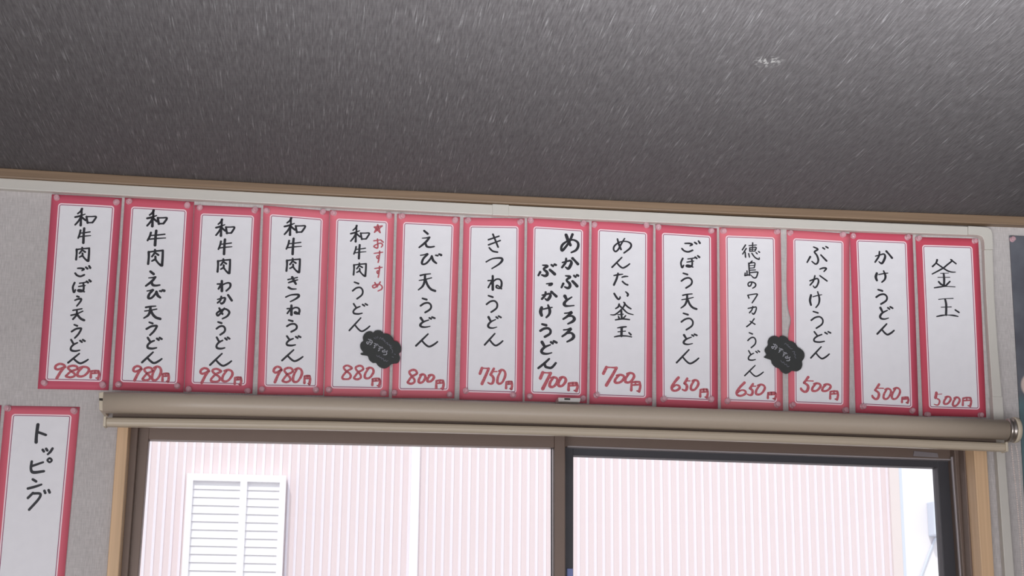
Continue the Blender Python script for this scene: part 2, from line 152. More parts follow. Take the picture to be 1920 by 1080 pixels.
STRIP_SHAPES = {  # base x, base z, corners (top left, top right, bottom left, bottom right) in mm from the base, pen width mm, writing: glyph, x0, z0, x1, z1 (mm)
    1: (-0.3627, 1.9174, [(-54.3,303.2),(51.6,302.2),(-51.8,-0.6),(51.8,0.6)], 3.16, [('wa',-17.3,281.2,13.9,282.6,-15.4,254.9,15.8,256.3),('ushi',-10.5,250.2,8.0,251.0,-8.9,227.3,9.6,228.1),('niku',-11.5,219.5,8.0,220.3,-10.0,198.7,9.4,199.5),('go',-10.7,190.5,11.6,191.5,-9.5,174.4,12.8,175.3),('bo',-12.5,168.6,13.7,169.6,-11.2,149.7,15.0,150.8),('u1',-7.6,143.2,1.5,143.5,-6.5,128.2,2.5,128.5),('ten1',-11.9,123.7,7.2,124.4,-10.6,105.9,8.5,106.6),('ua',-9.3,99.0,4.6,99.5,-7.8,78.6,6.1,79.1),('do',-8.7,75.7,11.7,76.4,-7.5,58.4,13.0,59.1),('n',-11.2,54.4,18.0,55.4,-10.1,39.5,19.1,40.5)],
        [], 3.56, [('d9',-28.9,38.0,-14.2,38.5,-27.2,16.1,-12.6,16.6),('d8b',-12.8,35.7,4.3,36.3,-11.5,18.1,5.6,18.6),('d0',3.9,34.7,20.5,35.2,5.0,19.8,21.6,20.4),('yen',23.8,29.3,36.2,29.7,24.6,17.6,37.0,18.0)]),
    2: (-0.2525, 1.9185, [(-54.3,301.8),(51.5,300.2),(-52.5,0.3),(52.5,-0.3)], 3.48, [('wa',-19.0,282.7,10.8,284.0,-17.5,257.4,12.3,258.8),('ushi',-16.4,250.1,10.9,251.3,-14.9,226.9,12.3,228.1),('niku',-13.6,219.6,8.6,220.5,-12.0,194.7,10.1,195.6),('e',-14.7,185.0,5.9,185.9,-13.3,162.4,7.3,163.3),('bi',-11.1,156.2,14.5,157.2,-10.3,142.7,15.3,143.7),('ten',-14.2,130.6,10.1,131.5,-13.0,110.7,11.3,111.6),('ua',-8.8,105.5,6.4,106.1,-7.6,85.7,7.6,86.3),('do',-5.8,81.7,15.2,82.4,-4.8,65.0,16.2,65.7),('n',-12.6,59.1,16.5,60.1,-11.6,42.5,17.6,43.5)],
        [], 3.56, [('d9',-24.1,37.4,-12.0,37.8,-22.7,15.8,-10.7,16.2),('d8b',-10.2,35.7,4.2,36.2,-9.0,16.2,5.4,16.7),('d0',3.7,37.7,16.7,38.1,5.0,16.7,17.9,17.1),('yen',19.6,27.6,29.0,27.9,20.3,15.1,29.8,15.4)]),
    3: (-0.1482, 1.9196, [(-52.0,294.0),(50.4,294.1),(-50.9,-0.1),(50.9,0.1)], 3.24, [('wa',-17.7,271.8,10.4,273.1,-16.3,245.6,11.7,246.9),('ushi',-12.3,239.7,8.3,240.6,-11.1,216.3,9.4,217.2),('niku',-12.1,208.1,7.0,208.9,-10.9,185.8,8.1,186.6),('kwa_h',-10.5,173.3,9.2,174.1,-9.7,157.7,10.0,158.5),('ka3',-8.9,151.2,12.4,152.0,-8.2,137.7,13.1,138.5),('me3',-9.2,130.5,9.7,131.2,-8.3,114.0,10.6,114.7),('u',-8.2,108.8,4.4,109.3,-7.2,89.0,5.4,89.4),('do',-7.0,84.8,12.4,85.5,-6.1,67.4,13.3,68.0),('n',-15.5,59.4,16.5,60.5,-14.5,40.6,17.5,41.7)],
        [], 3.56, [('d9',-28.5,36.5,-15.9,36.9,-27.3,14.1,-14.7,14.6),('d8',-12.7,36.0,2.2,36.5,-11.6,16.3,3.2,16.8),('d0',4.3,35.0,19.2,35.5,5.2,17.1,20.1,17.6),('yen',23.4,24.1,33.1,24.4,24.0,12.9,33.7,13.2)]),
    4: (-0.0401, 1.9194, [(-54.2,298.5),(48.8,294.2),(-49.6,-0.9),(49.6,0.9)], 3.16, [('wa',-20.7,279.3,11.3,280.8,-19.5,251.9,12.4,253.4),('ushi',-16.4,246.0,6.8,247.0,-15.3,221.0,7.8,221.9),('niku',-15.0,213.7,5.8,214.6,-14.0,191.8,6.7,192.7),('ki4',-11.2,184.0,3.7,184.6,-10.4,165.3,4.4,165.9),('tsu',-13.4,156.3,6.4,157.0,-12.9,145.1,6.9,145.9),('ne',-10.6,139.0,8.2,139.7,-10.0,124.5,8.8,125.3),('u',-9.9,116.0,4.9,116.5,-9.2,97.7,5.7,98.2),('do',-9.2,90.9,11.7,91.7,-8.5,76.2,12.3,77.0),('n',-15.4,69.2,16.0,70.3,-14.6,51.7,16.7,52.8)],
        [], 3.56, [('d9',-26.8,42.6,-15.0,43.0,-25.7,18.9,-13.9,19.3),('d8b',-13.1,41.4,2.1,41.9,-12.2,19.3,3.1,19.8),('d0',2.5,41.3,15.8,41.7,3.4,19.9,16.7,20.3),('yen',20.1,30.2,28.8,30.5,20.6,17.5,29.3,17.8)]),
    5: (0.0604, 1.9200, [(-51.0,295.2),(50.0,293.8),(-49.3,-0.8),(49.3,0.8)], 2.83, [('wa',-17.9,270.9,11.1,272.2,-17.0,244.9,11.9,246.2),('ushi',-12.0,239.6,6.9,240.5,-11.2,217.7,7.6,218.5),('niku',-11.6,210.0,7.9,210.8,-10.9,189.4,8.5,190.2),('u',-11.8,179.5,3.6,180.1,-11.0,153.1,4.4,153.7),('do',-9.5,145.1,11.9,145.9,-9.0,129.0,12.4,129.8),('n',-15.1,122.5,16.4,123.7,-14.4,101.4,17.0,102.6)],
        [('star',18.7,274.3,31.4,274.9,19.1,261.1,31.8,261.7),('o',19.0,250.6,33.5,251.2,19.4,236.9,33.9,237.6),('su',19.6,230.9,33.3,231.5,20.1,212.9,33.8,213.5),('su',21.4,206.4,33.1,206.9,21.9,189.0,33.6,189.4),('mer',19.0,181.2,33.9,181.8,19.4,166.7,34.3,167.3)], 3.40, [('d8',-23.0,47.5,-8.8,48.0,-22.2,26.1,-8.1,26.6),('d8b',-5.2,47.6,8.8,48.1,-4.5,26.5,9.4,27.0),('d0',11.3,45.3,24.4,45.7,11.8,28.4,24.9,28.8),('yen',23.3,28.7,35.0,29.1,23.6,17.1,35.3,17.5)]),
    6: (0.1626, 1.9207, [(-47.9,293.3),(51.8,292.6),(-48.0,-1.2),(48.0,1.2)], 3.16, [('e',-12.4,266.6,11.2,267.6,-11.8,239.5,11.8,240.5),('bi',-9.6,228.9,22.9,230.3,-9.2,212.2,23.2,213.6),('ten',-12.1,196.6,14.2,197.7,-11.4,169.1,14.8,170.1),('u',-7.7,157.3,8.5,157.9,-7.1,134.8,9.0,135.4),('do8',-7.5,127.3,15.0,128.1,-7.2,111.4,15.3,112.3),('n',-13.6,100.2,19.9,101.4,-13.1,80.3,20.3,81.5)],
        [], 3.65, [('d8b',-24.7,43.3,-10.7,43.7,-24.2,21.6,-10.2,22.1),('d0',-7.7,36.9,2.3,37.2,-7.4,23.6,2.6,23.9),('d0',5.6,36.4,15.6,36.7,5.8,25.9,15.8,26.2),('yen',19.3,28.3,30.9,28.7,19.6,15.0,31.1,15.4)]),
    7: (0.2676, 1.9203, [(-47.5,292.3),(50.1,295.2),(-49.2,-0.1),(49.2,0.1)], 3.08, [('ki7',-7.7,266.3,11.3,267.1,-7.3,236.9,11.6,237.8),('tsu',-10.7,227.1,14.7,228.1,-10.5,209.9,14.9,210.9),('ne',-7.4,197.9,14.1,198.7,-7.1,175.9,14.4,176.7),('u',-9.3,165.9,7.4,166.5,-9.0,139.5,7.7,140.1),('do8',-6.5,133.1,13.7,133.8,-6.3,114.0,13.9,114.8),('n',-11.4,105.0,16.9,106.0,-11.2,86.0,17.1,87.0)],
        [], 3.56, [('d7',-18.0,50.1,-4.4,50.6,-17.6,25.6,-4.1,26.1),('d5',-5.5,49.8,8.6,50.2,-5.2,26.0,8.9,26.5),('d0',9.4,48.4,21.4,48.8,9.6,26.5,21.7,26.9),('yen',23.1,30.4,32.5,30.7,23.2,18.6,32.6,18.9)]),
    8: (0.3689, 1.9208, [(-46.8,295.8),(53.2,293.2),(-48.9,0.3),(48.9,-0.3)], 4.05, [('me',7.7,270.8,35.3,272.0,7.8,240.8,35.3,242.0),('ka',9.1,231.2,34.5,232.3,9.1,214.4,34.5,215.4),('bu',8.3,203.8,35.1,204.9,8.3,182.6,35.1,183.6),('to',12.7,169.7,28.4,170.3,12.7,153.7,28.4,154.3),('ro',11.3,143.5,29.0,144.2,11.3,124.9,29.0,125.6),('ro',9.7,116.9,28.0,117.5,9.8,96.1,28.0,96.7),('bu',-28.8,219.5,-0.8,220.7,-28.7,200.9,-0.7,202.0),('tsu_small',-15.7,189.1,-7.1,189.5,-15.7,186.1,-7.0,186.5),('ka',-22.9,175.0,-0.1,175.9,-22.8,162.2,-0.1,163.1),('ke',-24.8,153.6,-6.5,154.3,-24.7,134.0,-6.4,134.7),('u',-25.0,123.0,-9.0,123.6,-24.9,102.7,-8.9,103.3),('do8',-23.0,95.8,0.7,96.6,-22.9,75.7,0.8,76.5),('n8',-27.9,67.4,-0.4,68.4,-27.8,52.8,-0.3,53.7)],
        [], 4.05, [('d7',-24.6,45.8,-8.4,46.3,-24.4,20.3,-8.3,20.9),('d0',-9.9,38.8,2.2,39.2,-9.8,23.5,2.3,23.9),('d0',3.8,39.6,15.4,39.9,3.9,25.2,15.4,25.6),('yen',19.8,30.9,34.1,31.4,19.8,18.2,34.1,18.7)]),
    9: (0.4715, 1.9198, [(-45.2,297.1),(54.9,294.2),(-49.8,0.0),(49.8,-0.0)], 2.92, [('me9',-10.1,268.7,17.9,269.9,-10.3,244.7,17.7,245.9),('n',-12.8,237.3,15.7,238.5,-12.9,219.9,15.6,221.1),('ta',-10.0,211.1,12.7,212.0,-10.1,192.2,12.6,193.1),('i',-9.7,180.9,12.5,181.8,-9.7,168.6,12.4,169.4),('kama',-15.8,163.3,20.8,164.8,-15.9,134.9,20.5,136.3),('tama',-9.7,124.0,17.7,125.0,-9.8,107.7,17.6,108.6)],
        [], 3.81, [('d7',-27.6,58.4,-6.7,59.1,-27.7,30.0,-6.9,30.7),('d0',-9.2,47.0,5.2,47.5,-9.2,34.2,5.1,34.7),('d0',7.3,50.5,21.1,51.0,7.2,35.3,20.9,35.8),('yen',16.8,36.8,31.1,37.3,16.6,21.6,31.0,22.1)]),
    10: (0.5773, 1.9182, [(-46.9,297.1),(54.0,294.9),(-49.2,0.3),(49.2,-0.3)], 3.00, [('go',-4.3,270.9,25.2,272.2,-4.6,252.9,24.8,254.2),('bo',-6.3,246.2,23.8,247.4,-6.6,227.0,23.4,228.3),('u',-6.1,217.3,10.9,218.0,-6.5,193.0,10.5,193.7),('ten',-7.3,183.3,18.0,184.3,-7.7,158.5,17.5,159.5),('u',-7.2,151.6,11.3,152.3,-7.6,124.9,10.8,125.6),('do8',-4.1,117.6,17.4,118.4,-4.3,101.3,17.1,102.1),('n',-15.7,92.3,20.0,93.5,-16.0,70.1,19.6,71.3)],
        [], 3.65, [('d6',-24.0,47.2,-11.9,47.6,-24.3,26.5,-12.2,26.9),('d5',-7.2,46.2,4.9,46.6,-7.5,27.4,4.6,27.8),('d0',6.6,44.3,18.4,44.7,6.3,28.4,18.1,28.8),('yen',21.3,30.1,33.5,30.5,21.0,17.0,33.2,17.4)]),
    11: (0.6817, 1.9185, [(-46.5,296.7),(55.6,297.2),(-50.2,0.1),(50.2,-0.1)], 2.43, [('toku',-9.0,272.0,19.6,273.3,-9.7,244.5,18.8,245.7),('shima',-5.9,241.6,15.3,242.5,-6.6,213.8,14.5,214.7),('no',-1.5,206.7,11.1,207.2,-1.8,196.6,10.8,197.1),('kwa',-2.4,187.1,12.3,187.7,-2.8,172.4,11.9,173.0),('kka',-2.6,166.4,10.8,166.9,-2.9,153.8,10.5,154.4),('kme',-5.3,146.4,8.1,146.9,-5.6,133.4,7.8,133.9),('u',-4.0,123.5,8.8,124.0,-4.7,99.3,8.1,99.8),('do',-3.6,94.3,14.4,94.9,-4.0,79.0,13.9,79.6),('n',-10.3,70.4,20.0,71.4,-10.7,52.8,19.5,53.8)],
        [], 3.40, [('d6',-23.7,42.3,-9.6,42.7,-24.2,21.4,-10.2,21.9),('d5',-6.4,40.7,7.1,41.1,-6.9,22.9,6.6,23.3),('d0',7.3,40.2,21.4,40.7,6.9,24.2,21.0,24.6),('yen',26.2,28.2,39.4,28.6,25.9,17.9,39.1,18.3)]),
    12: (0.7906, 1.9183, [(-43.0,297.4),(62.6,295.8),(-49.5,0.5),(49.5,-0.5)], 2.83, [('bu12',-10.2,270.4,24.8,272.0,-11.2,241.3,23.6,242.7),('tsu_small12',9.8,235.5,20.6,235.9,9.6,229.7,20.4,230.2),('ka12',-7.5,221.8,21.2,222.9,-8.2,202.0,20.4,203.1),('ke',-8.1,195.2,11.6,196.0,-9.1,169.1,10.6,169.8),('u',-7.1,162.6,11.9,163.4,-8.1,135.1,10.9,135.8),('do',-3.6,129.4,23.7,130.4,-4.3,112.5,23.1,113.5),('n',-9.8,104.6,20.6,105.7,-10.5,85.3,19.9,86.4)],
        [], 3.48, [('d5b',-27.7,54.8,-7.8,55.4,-28.6,31.2,-8.6,31.8),('d0',-9.7,45.4,3.7,45.9,-10.2,32.8,3.2,33.2),('d0',6.9,44.4,20.3,44.9,6.4,33.3,19.9,33.7),('yen',19.3,33.7,32.3,34.1,18.8,20.2,31.7,20.6)]),
    13: (0.9027, 1.9177, [(-49.3,300.5),(57.4,300.8),(-52.0,1.0),(52.0,-1.0)], 3.24, [('ka',-7.9,268.3,20.7,269.6,-8.8,247.8,19.7,249.0),('ke',-8.4,235.1,12.1,236.0,-9.3,216.3,11.2,217.1),('u',-9.3,203.7,8.7,204.4,-10.4,179.6,7.5,180.3),('do8',-4.3,175.1,16.8,175.9,-5.2,154.9,15.8,155.7),('n',-10.3,146.6,17.9,147.7,-11.1,129.0,17.0,130.0)],
        [], 3.24, [('d5b',-22.7,47.3,-4.1,47.9,-23.8,23.7,-5.2,24.3),('d0',-4.3,41.2,7.7,41.6,-5.1,24.3,6.9,24.6),('d0',9.7,42.9,22.8,43.3,8.8,24.7,21.9,25.1),('yen',25.5,28.2,36.3,28.5,25.0,19.1,35.9,19.5)]),
    14: (1.0145, 1.9175, [(-49.8,296.1),(58.0,297.7),(-52.9,-0.1),(52.9,0.1)], 2.75, [('kama14',-23.4,258.5,17.2,260.2,-26.0,210.8,14.4,212.4),('tama14',-19.3,193.3,18.3,194.8,-21.0,163.0,16.5,164.5)],
        [], 3.24, [('d5c',-32.2,37.0,-19.5,37.4,-33.3,17.4,-20.6,17.8),('d0',-16.2,31.7,-5.2,32.0,-16.9,19.4,-5.9,19.8),('d0',-1.4,30.8,9.7,31.2,-2.2,16.9,8.9,17.3),('yen',15.2,30.8,29.4,31.3,14.3,17.0,28.6,17.4)]),
    15: (-0.4078, 1.6172, [(-51.7,272.7),(56.8,274.3),(-52.7,-0.0),(52.7,0.0)], 3.89, [('kto',-4.3,245.5,9.6,245.9,-2.3,219.3,11.6,219.7),('kttsu',7.9,210.2,22.0,210.5,8.5,201.6,22.6,202.0),('kpi',-7.9,195.3,22.1,196.1,-6.2,174.3,23.7,175.1),('kn',-9.8,163.9,9.6,164.4,-8.7,150.5,10.6,151.0),('kgu',-8.5,148.1,22.6,148.9,-6.2,119.6,24.8,120.2)],
        [], 3.24, []),
    16: (-0.5174, 1.6178, [(-53.3,271.1),(52.7,272.8),(-51.7,-0.1),(51.7,0.1)], 3.24, [],
        [], 3.24, []),
}
TACKS = {
    1: [(-0.4088, 2.2147), (-0.3195, 2.2121), (-0.4048, 1.9258), (-0.3194, 1.9252)],
    2: [(-0.3005, 2.2141), (-0.2112, 2.2121), (-0.2964, 1.9272), (-0.2098, 1.9275)],
    3: [(-0.1921, 2.2095), (-0.1081, 2.2082), (-0.1926, 1.9227), (-0.1054, 1.9232)],
    4: [(-0.0882, 2.2092), (-0.0024, 2.2111), (-0.0834, 1.9262), (-0.0014, 1.9279)],
    5: [(0.0162, 2.2103), (0.1023, 2.2093), (0.0186, 1.9291), (0.1007, 1.9267)],
    6: [(0.1207, 2.2096), (0.2062, 2.2067), (0.1179, 1.9273), (0.2031, 1.9270)],
    7: [(0.2258, 2.2071), (0.3097, 2.2085), (0.2283, 1.9333), (0.3024, 1.9297)],
    8: [(0.3277, 2.2118), (0.4115, 2.2103), (0.3282, 1.9284), (0.4106, 1.9273)],
    9: [(0.4299, 2.2093), (0.5154, 2.2124), (0.4315, 1.9327), (0.5142, 1.9271)],
    10: [(0.5348, 2.2102), (0.6211, 2.2084), (0.5382, 1.9301), (0.6154, 1.9325)],
    11: [(0.6409, 2.2092), (0.7298, 2.2113), (0.6416, 1.9302), (0.7214, 1.9271)],
    12: [(0.7517, 2.2100), (0.8407, 2.2117), (0.7458, 1.9266), (0.8326, 1.9215)],
    13: [(0.8589, 2.2099), (0.9498, 2.2114), (0.8615, 1.9290), (0.9435, 1.9240)],
    14: [(0.9689, 2.2106), (1.0643, 2.2106), (0.9680, 1.9188), (1.0566, 1.9205)],
    15: [(-0.4542, 1.8859), (-0.3583, 1.8848), None, None],
}

# ------------------------------------------------------------------ materials
def ceil_z(x):
    P = CROWN_TOP
    if x <= P[0][0]: return P[0][1]
    for (xa, za), (xb, zb) in zip(P, P[1:]):
        if x <= xb: return za + (zb - za) * (x - xa) / (xb - xa)
    return P[-1][1]
def new_mat(name):
    mt = bpy.data.materials.new(name); mt.use_nodes = True
    nt = mt.node_tree
    return mt, nt, nt.nodes['Principled BSDF']
def lin(c):
    return tuple(((v / 255) / 12.92 if v / 255 < 0.04045 else ((v / 255 + 0.055) / 1.055) ** 2.4) for v in c) + (1,)
def plain(name, col, rough=0.6, metal=0.0, spec=0.5, vary=0.06, scale=40):
    mt, nt, b = new_mat(name)
    n = nt.nodes.new('ShaderNodeTexNoise'); n.inputs['Scale'].default_value = scale; n.inputs['Detail'].default_value = 4
    tc = nt.nodes.new('ShaderNodeTexCoord'); nt.links.new(tc.outputs['Object'], n.inputs['Vector'])
    r = nt.nodes.new('ShaderNodeMapRange'); r.inputs['To Min'].default_value = 1 - vary; r.inputs['To Max'].default_value = 1 + vary
    nt.links.new(n.outputs['Fac'], r.inputs['Value'])
    mx = nt.nodes.new('ShaderNodeVectorMath'); mx.operation = 'SCALE'; mx.inputs[0].default_value = col[:3]
    nt.links.new(r.outputs[0], mx.inputs['Scale']); nt.links.new(mx.outputs[0], b.inputs['Base Color'])
    b.inputs['Roughness'].default_value = rough; b.inputs['Metallic'].default_value = metal
    b.inputs['Specular IOR Level'].default_value = spec
    return mt
def stretched(nt, scale, detail=2.0, coord='Object'):
    tc = nt.nodes.new('ShaderNodeTexCoord'); mp = nt.nodes.new('ShaderNodeMapping'); mp.inputs['Scale'].default_value = scale
    n = nt.nodes.new('ShaderNodeTexNoise'); n.inputs['Scale'].default_value = 1.0; n.inputs['Detail'].default_value = detail
    nt.links.new(tc.outputs[coord], mp.inputs['Vector']); nt.links.new(mp.outputs[0], n.inputs['Vector'])
    return n.outputs['Fac']
def mathn(nt, op, a, b=None, c=None):
    n = nt.nodes.new('ShaderNodeMath'); n.operation = op
    for i, v in enumerate((a, b, c)):
        if v is None: continue
        if isinstance(v, (int, float)): n.inputs[i].default_value = v
        else: nt.links.new(v, n.inputs[i])
    return n.outputs[0]
def ramp(nt, fac, lo, hi, a=0.0, b=1.0):
    n = nt.nodes.new('ShaderNodeMapRange'); n.inputs['From Min'].default_value = lo; n.inputs['From Max'].default_value = hi
    n.inputs['To Min'].default_value = a; n.inputs['To Max'].default_value = b
    nt.links.new(fac, n.inputs['Value']); return n.outputs[0]
def mixc(nt, fac, a, b):
    n = nt.nodes.new('ShaderNodeMix'); n.data_type = 'RGBA'
    if isinstance(fac, (int, float)): n.inputs[0].default_value = fac
    else: nt.links.new(fac, n.inputs[0])
    for i, v in ((6, a), (7, b)):
        if isinstance(v, tuple): n.inputs[i].default_value = v
        else: nt.links.new(v, n.inputs[i])
    return n.outputs[2]
def bump(nt, b, height, dist, strength=1.0):
    n = nt.nodes.new('ShaderNodeBump'); n.inputs['Distance'].default_value = dist; n.inputs['Strength'].default_value = strength
    nt.links.new(height, n.inputs['Height']); nt.links.new(n.outputs[0], b.inputs['Normal'])

def ceiling_cloth():
    mt, nt, b = new_mat('ceiling_cloth')
    weave = stretched(nt, (520, 42, 1), 3.0)
    cross = stretched(nt, (45, 300, 1), 2.0)
    thread = ramp(nt, stretched(nt, (560, 15.0, 1), 1.0), 0.60, 0.74)
    fleck = ramp(nt, stretched(nt, (45, 45, 1), 3.0), 0.3, 0.7)
    w = ramp(nt, weave, 0.25, 0.75)
    col = mixc(nt, w, (0.062, 0.056, 0.058, 1), (0.135, 0.126, 0.129, 1))
    col = mixc(nt, mathn(nt, 'MULTIPLY', ramp(nt, cross, 0.35, 0.7), 0.3), col, (0.068, 0.063, 0.066, 1))
    col = mixc(nt, mathn(nt, 'MULTIPLY', mathn(nt, 'MULTIPLY', thread, fleck), 0.7), col, (0.32, 0.31, 0.315, 1))
    # small pale scuff
    tc = nt.nodes.new('ShaderNodeTexCoord'); vm = nt.nodes.new('ShaderNodeVectorMath'); vm.operation = 'DISTANCE'; vm.inputs[1].default_value = (SCUFF[0], SCUFF[1], ceil_z(SCUFF[0]))
    nt.links.new(tc.outputs['Object'], vm.inputs[0])
    sp = mathn(nt, 'MULTIPLY', ramp(nt, vm.outputs['Value'], 0.022, 0.008), ramp(nt, stretched(nt, (260, 120, 1), 2.0), 0.5, 0.62))
    col = mixc(nt, mathn(nt, 'MULTIPLY', sp, 0.75), col, (0.40, 0.39, 0.38, 1))
    nt.links.new(col, b.inputs['Base Color']); b.inputs['Roughness'].default_value = 0.75
    b.inputs['Specular IOR Level'].default_value = 0.35
    h = mathn(nt, 'ADD', weave, mathn(nt, 'MULTIPLY', thread, 0.8))
    bump(nt, b, h, 0.0007, 0.8)
    return mt
def wall_cloth(name, base):
    mt, nt, b = new_mat(name)
    v = stretched(nt, (620, 1, 70), 2.0); h = stretched(nt, (60, 1, 560), 2.0)
    patch = stretched(nt, (9, 9, 9), 3.0)
    s = mathn(nt, 'ADD', ramp(nt, v, 0.25, 0.75, 0.84, 1.12), ramp(nt, h, 0.25, 0.75, -0.07, 0.07))
    s = mathn(nt, 'MULTIPLY', s, ramp(nt, patch, 0.3, 0.7, 0.96, 1.04))
    mx = nt.nodes.new('ShaderNodeVectorMath'); mx.operation = 'SCALE'; mx.inputs[0].default_value = base
    nt.links.new(s, mx.inputs['Scale']); nt.links.new(mx.outputs[0], b.inputs['Base Color'])
    b.inputs['Roughness'].default_value = 0.85; b.inputs['Specular IOR Level'].default_value = 0.2
    bump(nt, b, mathn(nt, 'ADD', v, h), 0.0004, 0.6)
    return mt
def wood(name, a, c, along):
    mt, nt, b = new_mat(name)
    sc_ = {'x': (5, 260, 260), 'z': (230, 230, 5)}[along]
    g = stretched(nt, sc_, 5.0); big = stretched(nt, tuple(v * 0.16 for v in sc_), 3.0)
    col = mixc(nt, ramp(nt, g, 0.3, 0.7), a, c)
    col = mixc(nt, mathn(nt, 'MULTIPLY', ramp(nt, big, 0.5, 0.72), 0.5), col, tuple(v * 0.55 for v in a[:3]) + (1,))
    nt.links.new(col, b.inputs['Base Color']); b.inputs['Roughness'].default_value = 0.5
    return mt
def glass_mat():
    mt, nt, b = new_mat('window_glass'); nt.nodes.remove(b)
    out = nt.nodes['Material Output']
    t = nt.nodes.new('ShaderNodeBsdfTransparent'); t.inputs[0].default_value = (0.97, 0.98, 0.98, 1)
    g = nt.nodes.new('ShaderNodeBsdfGlossy'); g.inputs['Roughness'].default_value = 0.02
    fr = nt.nodes.new('ShaderNodeFresnel'); fr.inputs['IOR'].default_value = 1.45
    mx = nt.nodes.new('ShaderNodeMixShader')
    nt.links.new(fr.outputs[0], mx.inputs[0]); nt.links.new(t.outputs[0], mx.inputs[1]); nt.links.new(g.outputs[0], mx.inputs[2])
    nt.links.new(mx.outputs[0], out.inputs['Surface'])
    return mt
def strip_paper():
    """white card with a printed red border, a pale keyline and a dark keyline; the red comes from each card's own object colour"""
    mt, nt, b = new_mat('printed_menu_card')
    uv = nt.nodes.new('ShaderNodeUVMap'); uv.uv_map = 'card_mm'
    s = nt.nodes.new('ShaderNodeSeparateXYZ'); nt.links.new(uv.outputs[0], s.inputs[0])
    x0, x1, y0, y1, r = 10.6, 94.6, 13.2, 284.8, 5.0
    qx = mathn(nt, 'SUBTRACT', mathn(nt, 'ABSOLUTE', mathn(nt, 'SUBTRACT', s.outputs[0], (x0 + x1) / 2)), (x1 - x0) / 2 - r)
    qy = mathn(nt, 'SUBTRACT', mathn(nt, 'ABSOLUTE', mathn(nt, 'SUBTRACT', s.outputs[1], (y0 + y1) / 2)), (y1 - y0) / 2 - r)
    mx_, my_ = mathn(nt, 'MAXIMUM', qx, 0.0), mathn(nt, 'MAXIMUM', qy, 0.0)
    ln = mathn(nt, 'SQRT', mathn(nt, 'ADD', mathn(nt, 'MULTIPLY', mx_, mx_), mathn(nt, 'MULTIPLY', my_, my_)))
    d = mathn(nt, 'SUBTRACT', mathn(nt, 'ADD', ln, mathn(nt, 'MINIMUM', mathn(nt, 'MAXIMUM', qx, qy), 0.0)), r)
    oi = nt.nodes.new('ShaderNodeObjectInfo')
    blot = stretched(nt, (22, 22, 22), 3.0)
    red = mixc(nt, ramp(nt, blot, 0.3, 0.7, 0.0, 0.18), oi.outputs['Color'], (0.62, 0.12, 0.19, 1))
    fib = stretched(nt, (60, 60, 60), 4.0)
    white = mixc(nt, fib, (0.80, 0.785, 0.815, 1), (0.87, 0.855, 0.885, 1))
    c = mixc(nt, ramp(nt, d, -3.3, -2.9), white, (0.30, 0.07, 0.14, 1))
    c = mixc(nt, ramp(nt, d, -2.1, -1.75), c, (0.93, 0.72, 0.77, 1))
    c = mixc(nt, ramp(nt, d, -0.15, 0.2), c, red)
    nt.links.new(c, b.inputs['Base Color']); b.inputs['Roughness'].default_value = 0.55; b.inputs['Specular IOR Level'].default_value = 0.25
    return mt
def marker_red():
    mt, nt, b = new_mat('red_marker_ink')
    n = stretched(nt, (400, 400, 400), 3.0)
    nt.links.new(mixc(nt, ramp(nt, n, 0.3, 0.7), (0.42, 0.06, 0.09, 1), (0.60, 0.16, 0.18, 1)), b.inputs['Base Color'])
    b.inputs['Roughness'].default_value = 0.6
    return mt
def picture_poster():
    mt, nt, b = new_mat('printed_picture')
    tc = nt.nodes.new('ShaderNodeTexCoord'); s = nt.nodes.new('ShaderNodeSeparateXYZ'); nt.links.new(tc.outputs['Object'], s.inputs[0])
    n = stretched(nt, (14, 14, 14), 4.0)
    c = mixc(nt, ramp(nt, n, 0.3, 0.7), (0.085, 0.085, 0.105, 1), (0.16, 0.17, 0.195, 1))
    c = mixc(nt, ramp(nt, s.outputs[2], -0.262, -0.282), c, (0.10, 0.17, 0.19, 1))
    # pale round shape near the edge
    dx = mathn(nt, 'SUBTRACT', s.outputs[0], 0.0245); dz = mathn(nt, 'ADD', s.outputs[2], 0.2515)
    e = mathn(nt, 'SQRT', mathn(nt, 'ADD', mathn(nt, 'POWER', mathn(nt, 'DIVIDE', dx, 0.0225), 2.0), mathn(nt, 'POWER', mathn(nt, 'DIVIDE', dz, 0.0225), 2.0)))
    c = mixc(nt, ramp(nt, e, 1.05, 0.9), c, (0.62, 0.50, 0.45, 1))
    nt.links.new(c, b.inputs['Base Color']); b.inputs['Roughness'].default_value = 0.45
    return mt

